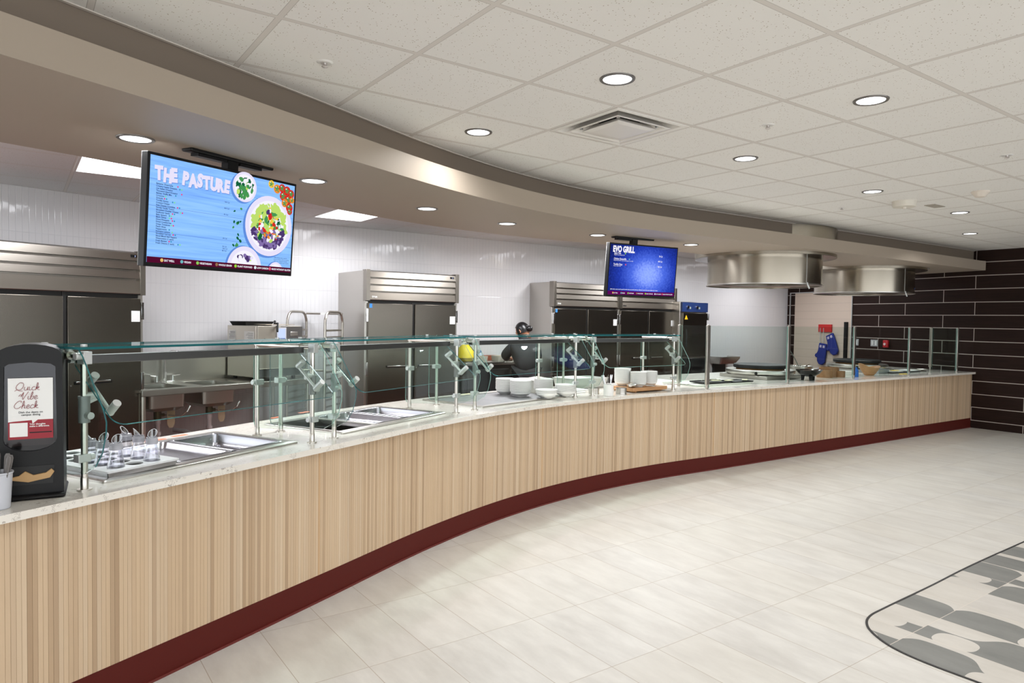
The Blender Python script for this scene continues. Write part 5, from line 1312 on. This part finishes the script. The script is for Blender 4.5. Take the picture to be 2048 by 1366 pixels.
def combi():
    t = thing('combi_oven', 'tall narrow steel oven with a blue control strip, right of the refrigerators', 'oven', Fr(2.86, 11.76, 0, R(36))); w, d, H = .70, .85, 1.92
    m = MB(); m.box(0, w, .03, d, .12, H); m.build('oven_body', STEEL, t, bevel=.005)
    m = MB(); m.box(.03, w, .0, .03, H-.17, H-.01); cp_ = m.build('control_strip', mat('navy_panel', (32, 52, 100), .35), t, smooth=False)
    [MB().cyl((x, -.02, H-.09), (x, 0, H-.09), .025, 18).build('dial', CHROME, cp_) for x in (.16, .40)]
    [MB().box(x, x+.035, -.003, -.0005, H-.12, H-.085).build('dial_mark', mat('mark_grey', (150, 160, 150), .5), cp_, smooth=False) for x in (.21, .45)]
    text('alto', .03, PAPER, cp_, .55, H-.08, y=-.002, name='brand_text') if False else None
    m = MB(); m.box(.05, w-.02, .0, .03, .98, H-.19); dr = m.build('oven_door', STEEL_DOOR, t, bevel=.004)
    m = MB(); m.tube([(.09, -.04, 1.45), (.085, -.055, 1.35), (.09, -.05, 1.15)], .014, 10); m.build('door_handle', BLACK, dr)
    m = MB(); m.prism([(.09, H-.30), (.17, H-.30), (.13, H-.225)], -.003, -.0005, axis='y'); m.build('warning_triangle', mat('warning_yellow', (250, 190, 20), .5), dr, smooth=False)
    m = MB(); m.box(.05, w-.02, .0, .03, .16, .95); m.build('lower_door', mat('black_glass_door', (20, 20, 22), .2), t, bevel=.004)
    for zz in (H-.25, 1.05): m = MB(); m.box(w-.006, w+.022, -.01, .04, zz-.06, zz+.06); m.build('hinge', CHROME, t, bevel=.003)
    for xx in (.06, w-.06):
        for yy in (.1, d-.08): MB().cyl((xx, yy, 0), (xx, yy, .12), .025, 12).build('leg', TUBE, t)
combi()
BN = Vector((BD[1], -BD[0]))    # out of the back wall, into the kitchen
BYAW = math.atan2(BD[1], BD[0])
def onB(s, out=0.): return BC[0]+BD[0]*s+BN.x*out, BC[1]+BD[1]*s+BN.y*out
def s_of(x): return (x-BC[0])/BD[0]
def wallsink():
    x, y = onB(s_of(3.62), .0); t = thing('hand_sink', 'small dark steel wall shelf sink right of the tall oven', 'sink', Fr(x, y, 0, BYAW))
    m = MB(); loft(m, [(rrect(.04, .50, -.40, .0, .03), .80), (rrect(0, .56, -.46, .0, .03), .90), (rrect(0, .56, -.46, .0, .03), .935), (rrect(.03, .53, -.43, -.05, .03), .935), (rrect(.06, .50, -.40, -.08, .03), .83)]); m.build('basin', STEEL, t)
    m = MB(); m.box(0, .56, -.012, .0, .93, 1.08); m.build('backsplash', STEEL, t, bevel=.003)
    m = MB(); m.box(.10, .46, -.2, -.0, .55, .80); m.build('pedestal', mat('dark_pedestal', (48, 48, 48), .4, .5), t, bevel=.01)
    m = MB(); m.tube([(.28, -.04, .935), (.28, -.04, 1.12), (.28, -.08, 1.17), (.28, -.15, 1.15)], .011, 10); m.build('spout', CHROME, t)
wallsink()
def wall_items():
    x, y = onB(s_of(3.80)); t = thing('soap_dispenser', 'black soap dispenser on the white wall right of the tall oven', 'dispenser', Fr(x, y, 1.20, BYAW))
    m = MB(); m.prism(rrect(-.075, .075, -.11, -.001, .03), 0, .26); m.build('case', BLACK, t, bevel=.015)
    m = MB(); m.box(-.02, .05, -.1125, -.111, .15, .18); m.build('label', mat('label_blue', (60, 90, 170), .5), t, smooth=False)
    x, y = onB(s_of(3.76)); t = thing('wall_notice', 'white notice with a red header on the white wall above the soap dispenser', 'sign', Fr(x, y, 1.52, BYAW))
    MB().box(-.11, .11, -.006, -.001, 0, .22).build('sheet', PAPER, t, smooth=False)
    MB().box(-.11, .11, -.007, -.006, .19, .22).build('header', mat('header_red', (210, 60, 40), .5), t, smooth=False)
    m = MB()
    for i in range(4):
        for j in range(3): m.box(-.095+i*.05, -.065+i*.05, -.0068, -.006, .03+j*.05, .06+j*.05)
    m.build('print', mat('print_brown', (130, 100, 100), .6), t, smooth=False)
    # kitchen side wall
    def S(s, z): return Fr(*onS(s, 0, 0)[:2], z, SYAW)
    t = thing('utensil_holder', 'red wall bracket with two hanging probes on the beige tiled recess', 'holder', S(2.90, 1.42))
    m = MB(); m.box(-.16, .16, .014, .045, .0, .15); m.build('bracket', mat('red_plastic', (190, 30, 28), .4), t, bevel=.006)
    text('utensils', .035, PAPER, t, .09, .10, y=0, name='bracket_text', rot=Matrix.Rotation(R(180), 4, 'Z'))
    bpy.data.objects.remove([c for c in t.children if c.name.startswith('bracket_text')][0])
    for k, xx in enumerate((.10, .02)):
        m = MB(); m.tube([(xx, .05, .08), (xx, .05, -.24)], .006, 8); m.lathe([(0, -.30), (.02, -.27), (.022, -.24), (0, -.23)], 12, (xx, .05, 0)); m.build('probe', SILVER, t)
    navy = mat('navy_mitt', (26, 44, 128), .75)
    def mitt(x, z, rot, label):
        t = thing('oven_mitt', label, 'oven mitt', S(2.98, z) @ Matrix.Translation((x, .06, 0)) @ Matrix.Rotation(R(rot), 4, 'Y') @ Matrix.Scale(1.18, 4))
        out = [(-.075, 0), (.075, 0), (.08, -.12), (.10, -.17), (.135, -.19), (.14, -.23), (.11, -.25), (.085, -.24), (.08, -.30), (.04, -.35), (-.03, -.355), (-.075, -.31), (-.08, -.15)]
        m = MB(); m.prism(out, -.018, .018, axis='y'); m.build('mitt_body', navy, t, bevel=.012)
        [MB().box(a_, a_+.04, .0185, .0195, -.07, -.03).build('mitt_label', mat('mitt_tag', (196, 186, 206), .7), t, smooth=False) for a_ in (-.055, .01)]
    mitt(-.22, 1.38, 22, 'dark blue oven mitt with pale tags hanging from the red bracket, the upper one')
    mitt(-.07, 1.20, -6, 'dark blue oven mitt hanging lower, below and left of its twin')
    t = thing('wall_post', 'narrow black strip standing at the right edge of the beige recess', 'post', S(2.40, .87)); MB().box(-.03, .03, .014, .06, 0, .75).build('post_body', MATTE, t, bevel=.004)
    def outlet(s, label, w=.075):
        t = thing('wall_outlet', label, 'outlet', S(s, 1.19)); MB().box(-w, w, .001, .008, 0, .12).build('plate', mat('outlet_plate', (176, 176, 178), .4, .3), t, bevel=.002)
        [MB().box(xx-.017, xx+.017, .008, .011, .02, .10).build('socket', mat('outlet_white', (226, 226, 226), .4), t, bevel=.002) for xx in ((-.035, .035) if w > .06 else (0,))]
    outlet(2.18, 'single grey wall outlet beside the beige recess', .045); outlet(1.80, 'double grey wall outlet between the single one and the red button')
    t = thing('emergency_button', 'red emergency button box on the dark tiled wall', 'button', S(1.54, 1.18)); MB().box(-.05, .05, .001, .05, 0, .13).build('box', mat('button_red', (190, 34, 44), .4), t, bevel=.012)
    MB().cyl((.0, .05, .06), (0, .066, .06), .022, 20).build('push_button', mat('button_pale', (236, 200, 200), .4), t)
wall_items()

# ------------------------------------------------------------------ the cook
def cook():
    t = thing('person', 'person in a black coat, dark hair in a bun, bending over the prep counter', 'person', Fr(.135, 9.42, 0, 0))
    V = {'pel': (.07, -.06, .92), 'wai': (.06, -.03, 1.06), 'che': (.045, .0, 1.17), 'nek': (.03, .05, 1.30), 'nk2': (.02, .07, 1.345),
         'ls': (-.125, .04, 1.20), 'rs': (.19, -.01, 1.19), 'le': (-.235, .12, 1.07), 'lw': (-.19, .30, 1.035), 're': (.22, .12, 1.03), 'rw': (.03, .31, 1.03),
         'lh': (-.03, -.06, .84), 'rh': (.16, -.07, .84), 'lk': (-.04, -.03, .47), 'rk': (.17, -.05, .47), 'la': (-.05, -.08, .09), 'ra': (.18, -.11, .09)}
    rad = {'pel': .185, 'wai': .175, 'che': .17, 'nek': .075, 'nk2': .055, 'ls': .09, 'rs': .09, 'le': .07, 'lw': .045, 're': .07, 'rw': .045, 'lh': .115, 'rh': .115, 'lk': .075, 'rk': .075, 'la': .055, 'ra': .055}
    E_ = [('pel', 'wai'), ('wai', 'che'), ('che', 'nek'), ('nek', 'nk2'), ('che', 'ls'), ('che', 'rs'), ('ls', 'le'), ('le', 'lw'), ('rs', 're'), ('re', 'rw'), ('pel', 'lh'), ('pel', 'rh'), ('lh', 'lk'), ('lk', 'la'), ('rh', 'rk'), ('rk', 'ra')]
    def skin(name, V, rad, E_, mt, root, sub=2):
        ks = list(V); me = bpy.data.meshes.new(name); me.from_pydata([V[k] for k in ks], [(ks.index(a), ks.index(b)) for a, b in E_], []); o = bpy.data.objects.new(name, me); COL.objects.link(o)
        s = o.modifiers.new('skin', 'SKIN'); s.use_smooth_shade = True
        for k, q in zip(ks, me.skin_vertices[0].data): r = rad[k]; q.radius = (r, r) if not isinstance(r, tuple) else r; q.use_root = (k == root)
        o.modifiers.new('sub', 'SUBSURF').levels = sub; o.modifiers['sub'].render_levels = sub
        bpy.context.view_layer.update()
        m2 = bpy.data.meshes.new_from_object(o.evaluated_get(bpy.context.evaluated_depsgraph_get())); bpy.data.objects.remove(o)
        m2.materials.clear(); m2.materials.append(mt); q = bpy.data.objects.new(name, m2); COL.objects.link(q); q.parent = t; return q
    coat = mat('black_coat', (34, 35, 37), .75); skn = mat('skin_tone', (196, 140, 110), .5)
    skin('coat', {k: v for k, v in V.items() if k[1:] not in ('k', 'a')}, rad, [e for e in E_ if e[1][1:] not in ('k', 'a')], coat, 'pel')
    tr = {k: V[k] for k in ('pel', 'lh', 'rh', 'lk', 'rk', 'la', 'ra')}
    skin('trousers', tr, {**rad, 'pel': .15}, [('pel', 'lh'), ('pel', 'rh'), ('lh', 'lk'), ('lk', 'la'), ('rh', 'rk'), ('rk', 'ra')], mat('black_trousers', (24, 24, 26), .8), 'pel')
    # head: lathe-like skull with nose, ear, jaw
    hm = Matrix.Translation((.005, .105, 1.415)) @ Matrix.Rotation(R(148), 4, 'Z') @ Matrix.Rotation(R(24), 4, 'Y')
    m = MB(); m.T = hm
    rg = []
    for k in range(13):
        ph = -math.pi/2+math.pi*k/12; z = .118*math.sin(ph); c = math.cos(ph); row = []
        for j in range(24):
            a = 2*math.pi*j/24; jaw = 1-.22*max(0, -math.sin(ph))*(1 if True else 0)
            rx, ry = .098*c*(1.05 if math.cos(a) < 0 else .95), .076*c*jaw
            x_, y_ = rx*math.cos(a), ry*math.sin(a)
            if abs(a) < .3 or a > 6.0: x_ += .020*math.exp(-((z+.015)/.022)**2)     # nose
            row.append(m.v(x_, y_, z))
        rg.append(row)
    for A, B in zip(rg, rg[1:]):
        for j in range(24): m.f([A[j], A[(j+1) % 24], B[(j+1) % 24], B[j]])
    m.tube([(-.015, 0, -.06), (-.05, 0, -.13)], .052, 16)
    for s in (-1, 1):
        m.tube([(.0, s*.072, -.005), (-.012, s*.084, .012), (-.018, s*.084, -.012), (-.006, s*.074, -.03)], .009, 8)
    hd = m.build('head', skn, t, angle=80)
    for s in (-1, 1):
        e = MB(); e.T = hm; e.lathe([(0, -.006), (.009, -.004), (.011, 0), (.009, .004), (0, .006)], 12, (.080, s*.032, .012)); e.build('eye', mat('eye_dark', (40, 30, 28), .2), hd)
    e = MB(); e.T = hm; e.tube([(.084, -.022, -.055), (.090, 0, -.053), (.084, .022, -.055)], .005, 6); e.build('mouth', mat('lip', (160, 84, 76), .5), hd)
    m = MB(); m.T = hm; rg = []
    for k in range(11):
        ph = -.35+(math.pi/2+.35)*k/10; row = []
        for j in range(28):
            a = R(62)+(2*math.pi-R(124))*j/27; lift = 0
            pz = ph if ph > .25 else ph; c = math.cos(pz)
            row.append(m.v(.110*c*math.cos(a)-.006, .087*c*math.sin(a), .127*math.sin(pz)+.002))
        rg.append(row)
    for A, B in zip(rg, rg[1:]):
        for j in range(27): m.f([A[j], A[j+1], B[j+1], B[j]])
    # crown fringe closing towards the brow
    row0 = rg[5:]
    top = []
    for k in range(7):
        ph = .62+(math.pi/2-.62)*k/6; row = []
        for j in range(14):
            a = -R(62)+R(124)*j/13; row.append(m.v(.110*math.cos(ph)*math.cos(a)-.006, .087*math.cos(ph)*math.sin(a), .127*math.sin(ph)+.002))
        top.append(row)
    for A, B in zip(top, top[1:]):
        for j in range(13): m.f([A[j], A[j+1], B[j+1], B[j]])
    m.lathe([(0, -.045), (.034, -.035), (.052, 0), (.034, .035), (0, .045)], 20, (-.112, 0, -.012))
    m.build('hair', mat('black_hair', (16, 14, 16), .3), hd, angle=80)
    # hands with five fingers
    for s, base, el in ((-1, V['lw'], V['le']), (1, V['rw'], V['re'])):
        b = Vector(base); d = (b-Vector(el)).normalized(); d.z = -.15; d.normalize(); side = d.cross(Vector((0, 0, 1))).normalized()
        VV = {'w': b-d*.01, 'p': b+d*.05, }; rr = {'w': .026, 'p': (.034)}; ee = [('w', 'p')]
        for k, (off, ln) in enumerate(((-.030, .062), (-.010, .074), (.010, .070), (.028, .055))):
            VV[f'a{k}'] = b+d*.088+side*off; VV[f'b{k}'] = b+d*(.088+ln*.55)+side*off*1.1-Vector((0, 0, .006)); VV[f'c{k}'] = b+d*(.088+ln*.9)+side*off*1.1-Vector((0, 0, .022))
            rr[f'a{k}'] = .0095; rr[f'b{k}'] = .0085; rr[f'c{k}'] = .007; ee += [('p', f'a{k}'), (f'a{k}', f'b{k}'), (f'b{k}', f'c{k}')]
        VV['t1'] = b+d*.035-side*.042*s; VV['t2'] = b+d*.075-side*.055*s-Vector((0, 0, .012)); rr['t1'] = .012; rr['t2'] = .009; ee += [('w', 't1'), ('t1', 't2')]
        skin('hand', {k: tuple(v) for k, v in VV.items()}, rr, ee, skn, 'w', 2)
    for s in (-.05, .18):
        m = MB(); loft(m, [(rrect(s-.05, s+.05, -.24, .02, .04), 0), (rrect(s-.05, s+.05, -.24, .02, .04), .05), (rrect(s-.04, s+.04, -.23, -.08, .03), .10)]); m.build('shoe', MATTE, t, bevel=.006, frame=Matrix.Translation((0, .12, 0)) )
    m = MB(); m.lathe([(.062, -.012), (.070, -.005), (.066, .03), (.058, .03), (.06, -.005)], 24, (.022, .066, 1.325)); m.build('collar', coat, t)
cook()

# ------------------------------------------------------------------ ceiling fixtures
mn = [(.49, 3.39, 'recessed ceiling light nearest the camera, in front of the square air diffuser'), (1.85, 3.65, 'recessed ceiling light at the upper right of the room'), (-.23, 4.38, 'recessed ceiling light nearest the curved soffit, left of the square air diffuser'), (1.64, 4.97, 'recessed ceiling light beyond the square air diffuser, above the middle of the floor'), (3.14, 6.12, 'recessed ceiling light just left of the round white ceiling sensor'), (4.59, 7.18, 'recessed ceiling light beyond the smoke detector'), (5.75, 8.78, 'recessed ceiling light farthest away near the dark wall')]
for x, y, l in mn: downlight(x, y, CZ, l, LAMP_MAIN, WARM, 150)
for x, y in [(-.6, .9), (1.3, 1.2), (3.4, 1.2), (-.6, -1.2), (1.6, -1.4), (3.6, 3.4), (5.4, 4.8), (5.6, 2.6), (7.2, 6.4), (7.6, 4.2), (3.6, -1.2), (5.6, .4), (-2.6, -1.0), (-.6, -3.2), (1.8, -3.4), (9.2, 6.2)]: downlight(x, y, CZ, 'recessed ceiling light above the dining floor near the camera', LAMP_MAIN, WARM, 150, 'ceiling lights above the near dining floor')
sf = [(-1.855, 3.42, 'recessed soffit light left of the salad menu screen'), (-1.27, 4.41, 'recessed soffit light just right of the salad menu screen'), (-.68, 5.45, 'recessed soffit light, third from the left'), (-.06, 6.23, 'recessed soffit light, middle of the row between the two screens'), (.84, 6.96, 'recessed soffit light just left of the blue menu screen'), (1.96, 7.69, 'recessed soffit light between the blue menu screen and the nearer round hood'), (6.14, 10.42, 'recessed soffit light right of the farther round hood')]
for x, y, l in sf: downlight(x, y, SZ, l, LAMP_SOFFIT, WARM, 105)
def panel(i, j, label, group=None, pw=1.):
    ux, uy = GX*.6096, GY*.6096; vx, vy = -GY*1.2192, GX*1.2192
    x, y = -2.36+i*ux+j*vx, 8.16+i*uy+j*vy
    t = thing('ceiling_light_panel', label, 'ceiling light', Fr(x, y, CZ, YAW), group)
    m = MB(); w, d = .6096, 1.2192; m.box(.0, w, 0, .02, -.006, .0); m.box(0, w, d-.02, d, -.006, 0); m.box(0, .02, .02, d-.02, -.006, 0); m.box(w-.02, w, .02, d-.02, -.006, 0); m.build('frame', mat('panel_frame', (226, 222, 218), .5), t)
    MB().box(.02, w-.02, .02, d-.02, -.0045, -.002).build('lens', LENS_P, t, smooth=False)
    light('lamp', t, 'RECTANGLE', LAMP_PANEL*pw, COOL, (w/2, d/2, -.012), w-.06, d-.06, 170)
panel(-4, -2, 'bright flat light panel in the kitchen ceiling left of the salad menu screen')
panel(0, -1, 'bright flat light panel in the kitchen ceiling right of the salad menu screen')
for i, j, pw in ((-8, -2, 1.), (3, -1.75, 1.7), (6.5, -1.6, 1.6), (10, -1.4, 1.), (13.5, -1.1, .55)): panel(i, j, 'unseen flat light panel in the kitchen ceiling, added to brighten the kitchen', 'added unseen kitchen light panels', pw)  # out-of-sight panels, the off-grid ones added to brighten the back wall
def diffuser():
    c = (-.22256+3*.6096*GX-2*.6096*GY, 1.76613+3*.6096*GY+2*.6096*GX)
    M_ = Fr(c[0], c[1], CZ, YAW); t = thing('air_diffuser', 'square white stepped air diffuser in the ceiling grid', 'air diffuser', M_)
    wh = mat('diffuser_white', (236, 232, 226), .35); w = .6096; cx = w/2
    ce = bpy.data.objects['ceiling']; boolean(ce, [MB().box(.02, w-.02, .02, w-.02, -.02, .2).build('c', DARK, frame=M_.copy(), smooth=False)])
    sq = lambda a: [(cx-a, cx-a), (cx+a, cx-a), (cx+a, cx+a), (cx-a, cx+a)]
    def fr(seq, name):
        m = MB(); loft(m, [(sq(a), z) for a, z in seq], False); return m.build(name, wh, t, smooth=False)
    fr([(.296, -.001), (.296, -.005), (.272, -.007), (.262, -.004), (.235, .030), (.20, .075), (.203, .077), (.238, .033), (.266, .0)], 'outer_frame')
    fr([(.222, -.012), (.205, -.013), (.195, -.008), (.165, .026), (.150, .050), (.153, .052), (.168, .030), (.20, -.004), (.222, -.010)], 'step')
    m = MB(); loft(m, [(sq(a), z) for a, z in ((.10, .024), (.125, .012), (.155, -.012), (.158, -.016), (.145, -.017), (.115, -.020))]); m.build('centre_plate', wh, t, smooth=False)
    m = MB(); loft(m, [(sq(a), z) for a, z in ((.288, .002), (.288, .16))]); m.build('throat', mat('throat_grey', (120, 122, 124), .5), t, smooth=False)
    m = MB(); m.lathe([(.0, .155), (.14, .155), (.14, .10), (.145, .10), (.145, .158), (0, .158)], 40, (cx, cx, 0)); m.build('duct', mat('duct_dark', (12, 12, 13), .5), t)
    for a, b in ((1, 1), (1, -1), (-1, 1), (-1, -1)): MB().box(cx+a*.16-.007, cx+a*.16+.007, cx+b*.16-.007, cx+b*.16+.007, -.004, .12).build('hanger', SILVER, t, smooth=False)
diffuser()
def sprinkler(x, y, label):
    t = thing('sprinkler_head', label, 'sprinkler', Fr(x, y, CZ)); MB().lathe([(0, -.004), (.03, -.006), (.038, -.001), (.038, 0), (0, 0)], 24).build('escutcheon', mat('white_metal', (230, 228, 224), .4), t); MB().lathe([(0, -.028), (.012, -.024), (.016, -.02), (.007, -.012), (.008, -.004), (0, -.004)], 16).build('nozzle', mat('nozzle_white', (206, 200, 196), .3, .5), t)
sprinkler(-.88, 3.23, 'white sprinkler head in the ceiling near the upper left, above the soffit curve'); sprinkler(1.49, 4.13, 'white sprinkler head in the ceiling right of the square air diffuser'); sprinkler(3.35, 4.76, 'white sprinkler head in the ceiling at the right edge'); sprinkler(3.28, 6.98, 'tiny sprinkler head in the ceiling left of the round white sensor')
def smoke(x, y, z, label, r=.07, col=(226, 216, 204)):
    t = thing('smoke_detector', label, 'smoke detector', Fr(x, y, z)); mm = mat('detector_cream', col, .45); MB().lathe([(0, 0), (r, 0), (r, -.010), (r*.85, -.022), (r*.55, -.048), (r*.45, -.05), (0, -.05)], 32).build('detector_body', mm, t); MB().lathe([(r*.62, -.038), (r*.58, -.044), (r*.52, -.044), (r*.58, -.036)], 32, close=True).build('vent_slot', DARK, t)
smoke(4.04, 6.05, CZ, 'cream smoke detector in the dining ceiling at the far right'); smoke(-2.55, 7.60, CZ, 'cream smoke detector in the kitchen ceiling right of the salad menu screen', .065)
t = thing('ceiling_sensor', 'round white drum-shaped sensor under the dining ceiling', 'sensor', Fr(3.68, 6.58, CZ)); MB().lathe([(0, 0), (.105, 0), (.10, -.05), (.095, -.055), (0, -.055)], 40).build('sensor_body', CREAM, t); MB().lathe([(0, -.075), (.015, -.07), (.022, -.055), (0, -.055)], 20).build('sensor_eye', CREAM, t)
t = thing('ceiling_speaker_grille', 'flat small rectangular grille in the ceiling right of the round white sensor', 'grille', Fr(4.10, 6.80, CZ, YAW)); MB().box(-.11, .11, -.05, .05, -.006, 0).build('grille_plate', mat('grille_tan', (176, 168, 156), .5), t, bevel=.002)
bpy.context.view_layer.update()
